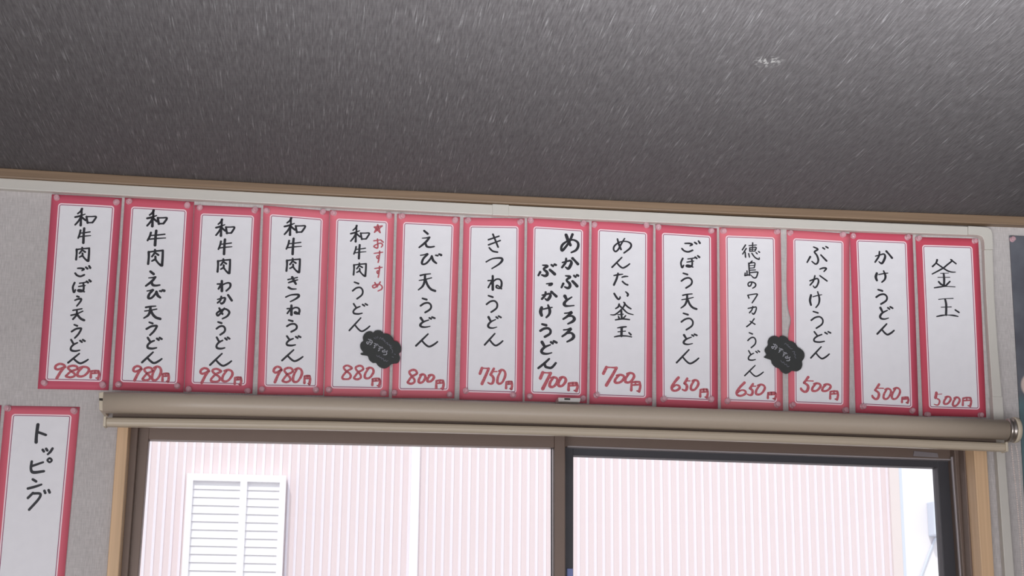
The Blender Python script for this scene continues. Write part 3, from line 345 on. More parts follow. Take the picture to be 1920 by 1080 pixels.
M = dict(
    ceiling=ceiling_cloth(),
    wall=wall_cloth('woven_wallpaper', (0.53, 0.495, 0.485)),
    crown=wood('stained_crown_wood', (0.27, 0.18, 0.112, 1), (0.205, 0.135, 0.085, 1), 'x'),
    casing=wood('pale_casing_wood', (0.74, 0.50, 0.30, 1), (0.63, 0.41, 0.24, 1), 'z'),
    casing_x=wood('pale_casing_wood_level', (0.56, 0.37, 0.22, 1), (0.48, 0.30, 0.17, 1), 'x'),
    floor=wood('floor_boards', (0.30, 0.22, 0.16, 1), (0.22, 0.15, 0.10, 1), 'x'),
    raceway=plain('ivory_plastic', (0.60, 0.57, 0.52), 0.45, vary=0.03),
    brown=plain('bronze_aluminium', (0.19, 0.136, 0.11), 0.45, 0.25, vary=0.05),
    brown_light=plain('worn_bronze_bead', (0.40, 0.36, 0.37), 0.4, 0.2, vary=0.05),
    dark=plain('shaded_aluminium', (0.058, 0.056, 0.064), 0.5, 0.2, vary=0.12),  # back-lit outer sash: its shade is put into the colour
    rubber=plain('black_gasket', (0.02, 0.02, 0.024), 0.6),
    blind=plain('beige_blind_fabric', (0.47, 0.39, 0.31), 0.42, vary=0.03, scale=200),
    blind_shaded=plain('shaded_blind_fabric', (0.15, 0.105, 0.08), 0.7, vary=0.05, scale=200),  # fabric darkened to paint the shade in the gap under the roll
    blind_bar=plain('beige_blind_rail', (0.52, 0.44, 0.34), 0.38, vary=0.02),
    bracket=plain('cream_plastic', (0.62, 0.54, 0.42), 0.45, vary=0.03),
    metal=plain('dull_steel', (0.42, 0.38, 0.35), 0.28, 0.9, vary=0.04),
    hole=plain('dark_slot', (0.03, 0.022, 0.016), 0.7),
    chain=plain('pale_plastic_beads', (0.72, 0.62, 0.58), 0.35, vary=0.02),
    clip=plain('grey_white_bracket', (0.55, 0.52, 0.50), 0.4, 0.2, vary=0.05),
    white_metal=plain('white_enamel', (0.82, 0.80, 0.80), 0.4, vary=0.02),
    label=plain('grey_label_paper', (0.23, 0.205, 0.215), 0.6, vary=0.1),
    blue=plain('blue_plastic', (0.22, 0.27, 0.56), 0.35, vary=0.04),
    glass=glass_mat(), card=strip_paper(),
    ink=plain('black_brush_ink', (0.020, 0.019, 0.026), 0.55, vary=0.2, scale=300),
    red_ink=marker_red(),
    board=plain('black_chalk_board', (0.028, 0.030, 0.029), 0.6, vary=0.15, scale=120),
    chalk=plain('grey_chalk', (0.40, 0.40, 0.44), 0.9, vary=0.35, scale=700),
    chalk_dim=plain('faint_chalk', (0.15, 0.15, 0.18), 0.9, vary=0.35, scale=700),
    picture=picture_poster(),
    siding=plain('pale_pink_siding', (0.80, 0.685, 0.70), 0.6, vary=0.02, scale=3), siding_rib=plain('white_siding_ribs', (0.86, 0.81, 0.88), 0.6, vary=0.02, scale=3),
    outside_white=plain('white_render', (0.90, 0.885, 0.92), 0.7, vary=0.02, scale=3),
    outside_blue=plain('pale_blue_trim', (0.70, 0.76, 0.86), 0.6, vary=0.02),
    outside_pink=plain('pale_pink_trim', (0.80, 0.71, 0.70), 0.6, vary=0.02),
    ground=plain('pale_concrete', (0.60, 0.58, 0.56), 0.8, vary=0.1, scale=6),
)
def tack_mat():
    mt, nt, b = new_mat('clear_acrylic')
    n = stretched(nt, (260, 260, 260), 2.0)
    nt.links.new(mixc(nt, n, (0.80, 0.40, 0.47, 1), (0.95, 0.72, 0.77, 1)), b.inputs['Base Color'])
    b.inputs['Roughness'].default_value = 0.12; b.inputs['Alpha'].default_value = 0.48; b.inputs['Specular IOR Level'].default_value = 0.7
    return mt
M['tack'] = tack_mat()

# ------------------------------------------------------------------ builders
def link(name, me, mat, parent=None):
    o = bpy.data.objects.new(name, me); C.objects.link(o)
    for k in (mat if isinstance(mat, list) else [mat]): me.materials.append(k)
    if parent is not None: o.parent = parent
    return o
def from_bm(name, bm, mat, parent=None, smooth=False):
    bmesh.ops.recalc_face_normals(bm, faces=bm.faces)
    me = bpy.data.meshes.new(name); bm.to_mesh(me); bm.free()
    if smooth:
        for p in me.polygons: p.use_smooth = True
    return link(name, me, mat, parent)
def tag(o, label=None, cat=None, group=None, kind=None):
    for k, v in (('label', label), ('category', cat), ('group', group), ('kind', kind)):
        if v: o[k] = v
    return o
def thing(name, label, cat, loc=(0, 0, 0), group=None, kind=None):
    o = bpy.data.objects.new(name, None); C.objects.link(o); o.location = loc; o.empty_display_size = 0.05
    return tag(o, label, cat, group, kind)
def add_prism(bm, poly, y0, y1, off=(0, 0, 0)):
    a = [bm.verts.new((x - off[0], y0 - off[1], z - off[2])) for x, z in poly]
    b = [bm.verts.new((x - off[0], y1 - off[1], z - off[2])) for x, z in poly]
    n = len(poly)
    bm.faces.new(a); bm.faces.new(b[::-1])
    for i in range(n): bm.faces.new((a[i], b[i], b[(i + 1) % n], a[(i + 1) % n]))
def add_box(bm, x0, x1, y0, y1, z0, z1, off=(0, 0, 0)):
    add_prism(bm, [(x0, z0), (x1, z0), (x1, z1), (x0, z1)], y0, y1, off)
def bevel(o, w, seg=2):
    b = o.modifiers.new('bevel', 'BEVEL'); b.width = w; b.segments = seg; b.limit_method = 'ANGLE'; b.angle_limit = math.radians(40)
    return o
def prism(name, poly, y0, y1, mat, parent=None, off=(0, 0, 0), bev=0.0):
    bm = bmesh.new(); add_prism(bm, poly, y0, y1, off)
    o = from_bm(name, bm, mat, parent)
    if bev: bevel(o, bev)
    return o
def band(name, top, bot, y0, y1, mat, parent=None, off=(0, 0, 0), bev=0.0):
    """a moulding whose front is bounded by two polylines"""
    bm = bmesh.new(); rows = []
    for (xt, zt), (xb, zb) in zip(top, bot):
        rows.append([bm.verts.new((x - off[0], y - off[1], z - off[2])) for x, y, z in ((xt, y0, zt), (xb, y0, zb), (xb, y1, zb), (xt, y1, zt))])
    for a, b in zip(rows, rows[1:]):
        for i in range(4): bm.faces.new((a[i], a[(i + 1) % 4], b[(i + 1) % 4], b[i]))
    bm.faces.new(rows[0]); bm.faces.new(rows[-1][::-1])
    o = from_bm(name, bm, mat, parent)
    if bev: bevel(o, bev)
    return o
def sweep(name, path, yc, profile, mat, parent=None, off=(0, 0, 0), smooth=True):
    """closed (dy, dz) profile carried along an (x, z) path"""
    bm = bmesh.new(); rows = []
    for x, z in path:
        rows.append([bm.verts.new((x - off[0], yc + dy - off[1], z + dz - off[2])) for dy, dz in profile])
    n = len(profile)
    for a, b in zip(rows, rows[1:]):
        for i in range(n): bm.faces.new((a[i], a[(i + 1) % n], b[(i + 1) % n], b[i]))
    bm.faces.new(rows[0]); bm.faces.new(rows[-1][::-1])
    o = from_bm(name, bm, mat, parent)
    if smooth:
        for p in o.data.polygons: p.use_smooth = len(p.vertices) == 4
    return o
def circle(r, n=32): return [(r * math.cos(2 * math.pi * i / n), r * math.sin(2 * math.pi * i / n)) for i in range(n)]
def lathe(bm, prof, center, axis, n=16):
    """(radius, height) profile turned round an axis"""
    ax = Vector(axis).normalized(); t = ax.orthogonal().normalized(); s = ax.cross(t)
    c = Vector(center); rings = []
    for r, h in prof:
        if r < 1e-6: rings.append([bm.verts.new(c + ax * h)])
        else: rings.append([bm.verts.new(c + ax * h + (t * math.cos(2 * math.pi * i / n) + s * math.sin(2 * math.pi * i / n)) * r) for i in range(n)])
    for a, b in zip(rings, rings[1:]):
        for i in range(n):
            j = (i + 1) % n
            if len(a) == 1 and len(b) > 1: bm.faces.new((a[0], b[j], b[i]))
            elif len(b) == 1 and len(a) > 1: bm.faces.new((a[i], a[j], b[0]))
            elif len(a) > 1: bm.faces.new((a[i], a[j], b[j], b[i]))
    for r_ in (rings[0], rings[-1]):
        if len(r_) > 2:
            try: bm.faces.new(r_)
            except ValueError: pass
def catmull(pts, sub=6):
    if len(pts) < 3: 
        return [tuple(a + (b - a) * k / 4 for a, b in zip(pts[0], pts[1])) for k in range(5)] if len(pts) == 2 else pts
    out = []
    P = [pts[0]] + list(pts) + [pts[-1]]
    if pts[0][:2] == pts[-1][:2]: P[0], P[-1] = pts[-2], pts[1]
    for i in range(1, len(P) - 2):
        p0, p1, p2, p3 = P[i - 1:i + 3]
        for k in range(sub):
            t = k / sub
            out.append(tuple(0.5 * (2 * b + (c - a) * t + (2 * a - 5 * b + 4 * c - d) * t * t + (3 * b - a - 3 * c + d) * t ** 3) for a, b, c, d in zip(p0, p1, p2, p3)))
    out.append(tuple(pts[-1]))
    return out
def add_stroke(bm, pts, ydepth):
    """a pen stroke: (x, z, width) points -> a ribbon with round ends, lying at ydepth(x, z)"""
    pts = catmull(pts)
    clean = [pts[0]]
    for p in pts[1:]:
        if math.hypot(p[0] - clean[-1][0], p[1] - clean[-1][1]) > 2e-5: clean.append(p)
    if len(clean) < 2: return
    V = lambda x, z: bm.verts.new((x, ydepth(x, z), z))
    L, Rr = [], []
    n = len(clean); tang = []
    for i in range(n):
        a, b = clean[max(i - 1, 0)], clean[min(i + 1, n - 1)]
        dx, dz = b[0] - a[0], b[1] - a[1]; l = math.hypot(dx, dz) or 1.0
        tang.append((dx / l, dz / l))
    for (x, z, w), (dx, dz) in zip(clean, tang):
        L.append(V(x - dz * w / 2, z + dx * w / 2)); Rr.append(V(x + dz * w / 2, z - dx * w / 2))
    for i in range(n - 1):
        bm.faces.new((L[i], L[i + 1], Rr[i + 1], Rr[i]))
    for i, sgn, l, r in ((0, -1, L[0], Rr[0]), (n - 1, 1, L[-1], Rr[-1])):
        x, z, w = clean[i]; dx, dz = tang[i]; fan = [l]
        for k in range(1, 6):
            a = math.pi * k / 6
            ca, sa = math.cos(a), math.sin(a) * sgn
            fan.append(V(x + (-dz * ca + dx * sa) * w / 2, z + (dx * ca + dz * sa) * w / 2))
        fan.append(r); bm.faces.new(fan)
def glyph_strokes(name):
    out = []
    for st in GLYPHS[name].split(';'):
        out.append([tuple(int(v) for v in p.split(',')) for p in st.split()])
    return out
def write_glyph(bm, name, quad, pen, ydepth, unit=0.001):
    """quad: top left, top right, bottom left, bottom right"""
    (ax, az), (bx, bz), (cx, cz), (dx, dz) = quad
    for st in glyph_strokes(name):
        pts = []
        for gx, gy, w in st:
            u, v = gx / 1000, gy / 1000
            x = (ax * (1 - u) + bx * u) * (1 - v) + (cx * (1 - u) + dx * u) * v
            z = (az * (1 - u) + bz * u) * (1 - v) + (cz * (1 - u) + dz * u) * v
            pts.append((x * unit, z * unit, pen * unit * w / 100))
        add_stroke(bm, pts, ydepth)
def flat_mesh(name, bm, mat, parent, thick=0.00012):
    """turn written ribbons into a very thin layer of ink facing the room"""
    for f in bm.faces:
        f.normal_update()
        if f.normal.y > 0: f.normal_flip()
    me = bpy.data.meshes.new(name); bm.to_mesh(me); bm.free()
    return link(name, me, mat, parent)

# ------------------------------------------------------------------ the room
X0, X1, YB, ZF = -2.4, 2.6, -5.2, 0.0
bm = bmesh.new()
hx0, hx1, hz0, hz1 = HOLE
for b_ in ((X0 - .1, hx0, ZF, 2.4), (hx1, X1 + .1, ZF, 2.4), (hx0, hx1, ZF, hz0), (hx0, hx1, hz1, 2.4)):
    add_box(bm, b_[0], b_[1], 0.0, 0.13, b_[2], b_[3])
bmesh.ops.remove_doubles(bm, verts=bm.verts, dist=1e-5)
tag(from_bm('wall_back', bm, M['wall']), 'light grey woven wallpaper wall with the window', 'wall', kind='structure')
for nm, xa, xb in (('wall_left', X0 - .1, X0), ('wall_right', X1, X1 + .1)):
    bm = bmesh.new(); add_box(bm, xa, xb, YB, 0.0, ZF, 2.4)
    tag(from_bm(nm, bm, M['wall']), 'plain woven wallpaper side wall', 'wall', kind='structure')
bm = bmesh.new(); add_box(bm, X0 - .1, X1 + .1, YB - .1, YB, 1.9, 2.42)
tag(from_bm('wall_front', bm, M['wall']), 'wallpapered wall above the open shop front', 'wall', kind='structure')
bm = bmesh.new(); add_box(bm, X0 - .1, X1 + .1, YB, 0.13, ZF - .1, ZF)
tag(from_bm('floor', bm, M['floor']), 'brown board floor', 'floor', kind='structure')
xs = [X0] + [p[0] for p in CROWN_TOP] + [X1]
band_t = [(x, 2.42) for x in xs]; band_b = [(x, ceil_z(x)) for x in xs]
tag(band('ceiling', band_t, band_b, YB, 0.0, M['ceiling']), 'dark grey ceiling with streaky woven cloth', 'ceiling', kind='structure')
ext = lambda P: [(X0, P[0][1])] + P + [(X1, P[-1][1])]
tag(band('trim_1', ext(CROWN_TOP), ext(CROWN_BOTTOM), -0.018, 0.0, M['crown'], bev=0.0015), 'narrow brown wood trim between wall and dark ceiling', 'trim', kind='structure')

# ------------------------------------------------------------------ window
win = thing('window_1', 'bronze framed two-panel sliding window under the roller blind', 'window', (0, 0, 0), kind='structure')
ZB, ZT = HOLE[2] + .02, HOLE[3]
c1 = prism('casing', CASING_LEFT, -0.014, 0.03, M['casing'], win, bev=0.0015)
prism('casing', CASING_RIGHT, -0.014, 0.03, M['casing'], win, bev=0.0015)
xl, xr = CASING_LEFT[0][0], CASING_RIGHT[1][0]
prism('casing', [(CASING_LEFT[1][0] - .004, ZT + .004), (CASING_RIGHT[0][0] + .004, ZT + .004), (CASING_RIGHT[0][0] + .004, ZT - .004), (CASING_LEFT[1][0] - .004, ZT - .004)], -0.012, 0.03, M['casing_x'], win, bev=0.0015)
prism('sill', [(CASING_LEFT[3][0] - .02, ZB), (CASING_RIGHT[2][0] + .02, ZB), (CASING_RIGHT[2][0] + .02, ZB - .025), (CASING_LEFT[3][0] - .02, ZB - .025)], -0.04, 0.06, M['casing_x'], win, bev=0.002)
fr = prism('jamb', JAMB_LEFT_FACE, 0.02, 0.11, M['brown'], win, bev=0.001)
prism('jamb', JAMB_RIGHT_FACE, 0.02, 0.11, M['brown'], win, bev=0.001)
prism('jamb', JAMB_RIGHT_INNER, 0.042, 0.11, M['brown'], win, bev=0.001)
prism('bead', BEAD_RIGHT, 0.05, 0.0555, M['brown_light'], win, bev=0.0008)
prism('head', [(JAMB_LEFT_FACE[0][0], ZT - .004), (JAMB_RIGHT_FACE[1][0], ZT - .004), (JAMB_RIGHT_FACE[1][0], ZT - .02), (JAMB_LEFT_FACE[0][0], ZT - .02)], 0.02, 0.11, M['brown'], win, bev=0.001)
prism('head', HEAD_RIGHT, 0.06, 0.068, M['brown'], win)
hb = HEAD_RIGHT
prism('head_lip', [(hb[3][0] + .004, hb[3][1] + .0008), (hb[2][0] - .01, hb[2][1] + .0008), (hb[2][0] - .01, hb[2][1] - .0012), (hb[3][0] + .004, hb[3][1] - .0012)], 0.058, 0.071, M['brown_light'], win)
prism('bottom_track', [(JAMB_LEFT_FACE[3][0], ZB + .03), (JAMB_RIGHT_FACE[2][0], ZB + .03), (JAMB_RIGHT_FACE[2][0], ZB), (JAMB_LEFT_FACE[3][0], ZB)], 0.03, 0.11, M['brown'], win, bev=0.001)
s1 = prism('sash', LEFT_RAIL, 0.036, 0.058, M['brown'], win, bev=0.001)
prism('stile', LEFT_STILE, 0.0352, 0.058, M['brown'], s1, bev=0.001)
prism('stile', LEFT_MEETING, 0.0350, 0.058, M['brown'], s1, bev=0.0015)
prism('gasket', LEFT_GASKET, 0.044, 0.05, M['rubber'], s1)
prism('glass_pane', [(LEFT_STILE[1][0] - .004, LEFT_RAIL[2][1] + .006), (LEFT_MEETING[0][0] + .004, LEFT_RAIL[2][1] + .006), (LEFT_MEETING[3][0] + .004, ZB + .04), (LEFT_STILE[2][0] - .004, ZB + .04)], 0.047, 0.050, M['glass'], s1)
prism('bottom_rail', [(LEFT_STILE[3][0], ZB + .07), (LEFT_MEETING[2][0], ZB + .07), (LEFT_MEETING[2][0], ZB + .03), (LEFT_STILE[3][0], ZB + .03)], 0.036, 0.058, M['brown'], s1, bev=0.001)
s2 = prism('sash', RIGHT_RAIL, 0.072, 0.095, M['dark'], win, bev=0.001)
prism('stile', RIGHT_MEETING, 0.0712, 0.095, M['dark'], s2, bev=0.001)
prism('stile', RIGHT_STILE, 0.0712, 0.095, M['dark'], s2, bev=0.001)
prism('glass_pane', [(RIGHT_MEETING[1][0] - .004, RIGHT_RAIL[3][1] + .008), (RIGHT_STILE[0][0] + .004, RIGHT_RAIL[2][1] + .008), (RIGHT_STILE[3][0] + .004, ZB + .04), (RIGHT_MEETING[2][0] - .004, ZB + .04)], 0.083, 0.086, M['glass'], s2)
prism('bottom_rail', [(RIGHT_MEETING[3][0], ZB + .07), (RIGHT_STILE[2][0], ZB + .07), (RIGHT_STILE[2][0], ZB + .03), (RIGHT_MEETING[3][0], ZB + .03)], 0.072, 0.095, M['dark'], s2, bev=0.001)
lb = prism('blue_corner_piece', BLUE_PIECE, 0.068, 0.074, M['blue'], s2, bev=0.0008); lb['label'] = 'small blue plastic piece on the dark stile'
gl = prism('paper_label', GREY_LABEL, 0.058, 0.0605, M['label']); tag(gl, 'small grey paper label stuck on the bronze window head', 'label')

# ------------------------------------------------------------------ cable raceway
rw = thing('cable_raceway', 'ivory plastic cable raceway running under the trim and down beside the window', 'cable cover', (1.05, 0, 2.224))
off = (1.05, 0, 2.224)
for P in (RACEWAY_A, RACEWAY_C): band('cover', P[0], P[1], -0.013, -0.0005, M['raceway'], rw, off, 0.0012)
band('joint_cover', [(x, z + .0006) for x, z in RACEWAY_B[0]], [(x, z - .0006) for x, z in RACEWAY_B[1]], -0.0142, -0.0005, M['raceway'], rw, off, 0.0008)
el = [(x, z) for x, z in RACEWAY_ELBOW[0]], [(x, z) for x, z in RACEWAY_ELBOW[1]]
band('elbow', el[0], el[1], -0.0142, -0.0005, M['raceway'], rw, off, 0.0006)
band('cover', RACEWAY_DOWN[0], RACEWAY_DOWN[1], -0.013, -0.0005, M['raceway'], rw, off, 0.0012)
xa, xb = 1.0745, 1.0915
prism('joint_cover', [(xa, RACEWAY_JOINT_Z + .0008), (xb, RACEWAY_JOINT_Z + .0008), (xb, RACEWAY_JOINT_Z - .045), (xa, RACEWAY_JOINT_Z - .045)], -0.0138, -0.0005, M['raceway'], rw, off, 0.0006)

# ------------------------------------------------------------------ roller blind
bl = thing('roller_blind', 'rolled-up beige roller blind above the window', 'blind', (0.38, -0.05, 1.87))
off = (0.38, -0.05, 1.87)
RT_ = 0.0157
tube = sweep('fabric_roll', TUBE, -0.05, circle(RT_, 40), M['blind'], bl, off)
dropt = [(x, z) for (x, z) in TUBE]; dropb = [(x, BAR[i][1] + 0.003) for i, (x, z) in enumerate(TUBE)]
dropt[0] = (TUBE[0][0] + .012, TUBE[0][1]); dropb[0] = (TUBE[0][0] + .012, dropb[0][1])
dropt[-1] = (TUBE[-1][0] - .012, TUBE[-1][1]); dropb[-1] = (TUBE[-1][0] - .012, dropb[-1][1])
band('fabric_drop', dropt, dropb, -0.0365, -0.0358, M['blind_shaded'], bl, off)
hh = 0.0068
prof = [(-.0085, -hh * .55), (-.0095, -.001), (-.0085, hh * .45), (-.0062, hh * .85), (-.003, hh), (.004, hh), (.0075, hh * .8), (.0085, 0), (.0075, -hh * .8), (.004, -hh), (-.004, -hh), (-.007, -hh * .9)]
bar = sweep('bottom_rail', BAR, -0.044, prof, M['blind_bar'], bl, off, smooth=False); bevel(bar, .0008)
for (x, z), s_ in ((BAR[0], -1), (BAR[-1], 1)):
    bm = bmesh.new(); add_box(bm, min(x, x + s_ * .004), max(x, x + s_ * .004), -.0545, -.0345, z - hh * 1.12, z + hh * 1.1, off)
    bevel(from_bm('end_cap', bm, M['bracket'], bar), .001)
bk = prism('bracket', LEFT_BRACKET, -0.058, -0.0, M['bracket'], bl, off, 0.001)
prism('slot', BRACKET_HOLE, -0.0585, -0.05, M['hole'], bk, off)
x, z = TUBE[-1]
bm = bmesh.new(); lathe(bm, [(0, -.001), (.0165, -.001), (.0185, .0005), (.0185, .003), (.0165, .0045), (.0165, .006), (.019, .007), (.019, .0095), (0, .0095)], (x + .0015 - off[0], -.05 - off[1], z - off[2]), (1, 0, 0), 40)
from_bm('clutch_ring', bm, M['metal'], bl, True)
bm = bmesh.new(); lathe(bm, [(0, 0), (.0200, 0), (.0205, .002), (.0195, .007), (.014, .0095), (0, .0105)], (x + .011 - off[0], -.05 - off[1], z - off[2] + .0005), (1, 0, 0), 40)
from_bm('clutch_cover', bm, M['bracket'], bl, True)
bm = bmesh.new(); add_box(bm, x + .0150, x + .0195, -.05, -.0005, z - .014, z + .014, off)
from_bm('bracket', bm, M['bracket'], bl)
bm = bmesh.new(); add_prism(bm, CLIPS, -0.034, -0.0006, off)
cl = from_bm('mounting_clip', bm, M['clip'], bl)
cx = (CLIPS[0][0] + CLIPS[1][0]) / 2; cz = (CLIPS[0][1] + CLIPS[2][1]) / 2
bm = bmesh.new(); add_box(bm, cx - .008, cx + .001, -.0345, -.03, cz - .0003, cz + .0022, off); from_bm('slot', bm, M['hole'], cl)
def bead_chain(name, P, parent):
    bm = bmesh.new(); pitch = 0.0036; pts = catmull([(p[0], p[1]) for p in P], 20); acc = 0.0; last = pts[0]
    # continue straight down to the lower loop
    pts.append((pts[-1][0], 1.25))
    for p in pts[1:]:
        d = math.hypot(p[0] - last[0], p[1] - last[1]); k = pitch - acc
        while k <= d:
            q = (last[0] + (p[0] - last[0]) * k / d, last[1] + (p[1] - last[1]) * k / d)
            bmesh.ops.create_icosphere(bm, subdivisions=1, radius=0.0015, matrix=Matrix.Translation((q[0] - off[0], -.05 - off[1], q[1] - off[2])))
            k += pitch
        acc = d - (k - pitch); last = p
    o = from_bm(name, bm, M['chain'], parent, True)
    bm = bmesh.new(); pr = []
    for q in pts:
        pr.append([bm.verts.new((q[0] + dx - off[0], -.05 + dy - off[1], q[1] - off[2])) for dx, dy in circle(.0004, 5)])
    for a, b in zip(pr, pr[1:]):
        for i in range(5): bm.faces.new((a[i], a[(i + 1) % 5], b[(i + 1) % 5], b[i]))
    from_bm('thread', bm, M['chain'], o)
bead_chain('pull_chain', CHAIN_A, bl)
bead_chain('pull_chain', CHAIN_B, bl)

# ------------------------------------------------------------------ menu strips
STRIP_INFO = {  # reading, price, what sets it apart, border colour
    1: ('和牛肉ごぼう天うどん', '980円', (0.580, 0.100, 0.155)),
    2: ('和牛肉えび天うどん', '980円', (0.620, 0.115, 0.165)),
    3: ('和牛肉わかめうどん', '980円', (0.640, 0.130, 0.185)),
    4: ('和牛肉きつねうどん', '980円', (0.740, 0.185, 0.235)),
    5: ('和牛肉うどん with a red star', '880円', (0.780, 0.205, 0.250)),
    6: ('えび天うどん', '800円', (0.740, 0.180, 0.225)),
    7: ('きつねうどん', '750円', (0.720, 0.165, 0.220)),
    8: ('めかぶとろろぶっかけうどん', '700円', (0.700, 0.145, 0.200)),
    9: ('めんたい釜玉', '700円', (0.680, 0.140, 0.195)),
    10: ('ごぼう天うどん', '650円', (0.630, 0.115, 0.165)),
    11: ('徳島のワカメうどん', '650円', (0.740, 0.200, 0.235)),
    12: ('ぶっかけうどん', '500円', (0.720, 0.165, 0.210)),
    13: ('かけうどん', '500円', (0.600, 0.090, 0.140)),
    14: ('釜玉', '500円', (0.570, 0.075, 0.115)),
    15: ('トッピング', None, (0.680, 0.140, 0.190)),
    16: (None, None, (0.600, 0.120, 0.190)),
}
def strip_depth(i, corners):
    rnd = random.Random(i * 7 + 1)
    amp, amp2, ph = rnd.uniform(.0006, .0018), rnd.uniform(.0003, .0009), rnd.uniform(0, 6)
    (ax, az), (bx, bz), (cx, cz), (dx, dz) = [(p[0] * .001, p[1] * .001) for p in corners]
    def uvs(x, z):
        v = (az - z) / (az - cz)
        l = ax + (cx - ax) * v; r = bx + (dx - bx) * v
        return (x - l) / (r - l), v
    def dep(x, z):
        u, v = uvs(x, z); u = min(max(u, 0), 1); v = min(max(v, 0), 1)
        y = -0.0014 - amp * math.sin(math.pi * v) * (0.6 + 0.4 * math.sin(math.pi * u)) - amp2 * (0.5 + 0.5 * math.sin(ph + v * 7)) * math.sin(math.pi * u)
        if i == 12: y -= 0.004 * math.exp(-((v - .5) / .09) ** 2) * max(0, 1 - u / .06)
        return y
    return dep
def make_strip(i):
    bx_, bz_, corners, pen, black, redw, ppen, price = STRIP_SHAPES[i]
    text, cost, col = STRIP_INFO[i]
    if i == 16: label = 'edge of another red-bordered menu strip beside the トッピング strip'
    elif i == 15: label = 'red-bordered card headed トッピング, hung lower than the row of menu strips'
    else: label = 'red-bordered menu strip handwritten %s, priced %s' % (text, cost)
    t = thing('menu_strip', label, 'menu sign', (bx_, 0, bz_), 'handwritten menu strips pinned to the wall')
    dep = strip_depth(i, corners)
    # the card: a gently waving sheet with real thickness
    NU, NV = 10, 36
    (ax, az), (bx, bz), (cx, cz), (dx, dz) = [(p[0] * .001, p[1] * .001) for p in corners]
    bm = bmesh.new(); uvl = bm.loops.layers.uv.new('card_mm'); vuv = {}
    fr_, bk_ = [], []
    for b in range(NV + 1):
        v = b / NV; ra, rb = [], []
        for a in range(NU + 1):
            u = a / NU
            x = (ax * (1 - u) + bx * u) * (1 - v) + (cx * (1 - u) + dx * u) * v
            z = (az * (1 - u) + bz * u) * (1 - v) + (cz * (1 - u) + dz * u) * v
            y = dep(x, z)
            if i == 12 and a == 0: x += 0.0040 * math.exp(-((v - .51) / .045) ** 2) - 0.0012 * math.exp(-((v - .3) / .12) ** 2)
            p = bm.verts.new((x, y, z)); q = bm.verts.new((x, y + .00025, z))
            vuv[p] = vuv[q] = (u * 105, v * 297); ra.append(p); rb.append(q)
        fr_.append(ra); bk_.append(rb)
    for b in range(NV):
        for a in range(NU):
            bm.faces.new((fr_[b][a], fr_[b][a + 1], fr_[b + 1][a + 1], fr_[b + 1][a]))
            bm.faces.new((bk_[b][a], bk_[b + 1][a], bk_[b + 1][a + 1], bk_[b][a + 1]))
    rim = [(b, 0) for b in range(NV)] + [(NV, a) for a in range(NU)] + [(b, NU) for b in range(NV, 0, -1)] + [(0, a) for a in range(NU, 0, -1)]
    for k in range(len(rim)):
        p, q = rim[k], rim[(k + 1) % len(rim)]
        bm.faces.new((fr_[p[0]][p[1]], fr_[q[0]][q[1]], bk_[q[0]][q[1]], bk_[p[0]][p[1]]))
    for f in bm.faces:
        for l in f.loops: l[uvl].uv = vuv[l.vert]
    card = from_bm('paper_card', bm, M['card'], t, True); card.color = col + (1,)
    ink_y = lambda x, z: dep(x, z) - 0.00022
    for nm, lst, w, mat in (('brush_lettering', black, pen, 'ink'), ('red_lettering', redw, 2.4, 'red_ink'), ('price', price, ppen, 'red_ink')):
        if not lst: continue
        bm = bmesh.new()
        for e in lst: write_glyph(bm, e[0], [(e[1], e[2]), (e[3], e[4]), (e[5], e[6]), (e[7], e[8])], w, ink_y)
        flat_mesh(nm, bm, M[mat], t)
    return t, dep, (bx_, bz_)
STRIPS = {i: make_strip(i) for i in STRIP_SHAPES}

# ------------------------------------------------------------------ clear thumbtacks
TACK_PROFILE = [(0, 0), (.0047, 0), (.0050, .0006), (.0048, .0013), (.0030, .0020), (.0024, .0034), (.0027, .0046), (.0041, .0056), (.0044, .0064), (.0041, .0071), (.0024, .0077), (0, .0079)]
tack_me = None
rnd = random.Random(4)
def tack(x, y, z, label):
    global tack_me
    if tack_me is None:
        bm = bmesh.new(); lathe(bm, TACK_PROFILE, (0, 0, 0), (0, -1, 0), 18); lathe(bm, [(0, -.004), (.0005, -.001), (.0005, 0)], (0, 0, 0), (0, -1, 0), 6)
        o = from_bm('thumbtack', bm, M['tack'], None, True); tack_me = o.data
    else:
        o = bpy.data.objects.new('thumbtack', tack_me); C.objects.link(o)
    o.location = (x, y, z); o.rotation_euler = (rnd.uniform(-.22, .3), rnd.uniform(0, 6.28), rnd.uniform(-.3, .3))
    s = rnd.uniform(.92, 1.02); o.scale = (s, s, s)
    return tag(o, label, 'thumbtack', 'clear thumbtacks holding the menu strips')
for i, tk in TACKS.items():
    text, cost, _c = STRIP_INFO[i]; t, dep, (bx_, bz_) = STRIPS[i]
    text = text.split(' with')[0]
    for p, where in zip(tk, ('upper left', 'upper right', 'lower left', 'lower right')):
        if p is None: continue
        tack(p[0], dep(p[0] - bx_, p[1] - bz_) - .0005, p[1], 'clear thumbtack at the %s corner of the %s%s card' % (where, text, ' ' + cost if cost else ''))
tack(POSTER_TACK[0][0], -.0032, POSTER_TACK[0][1], 'clear thumbtack at the corner of the dark grey picture poster')

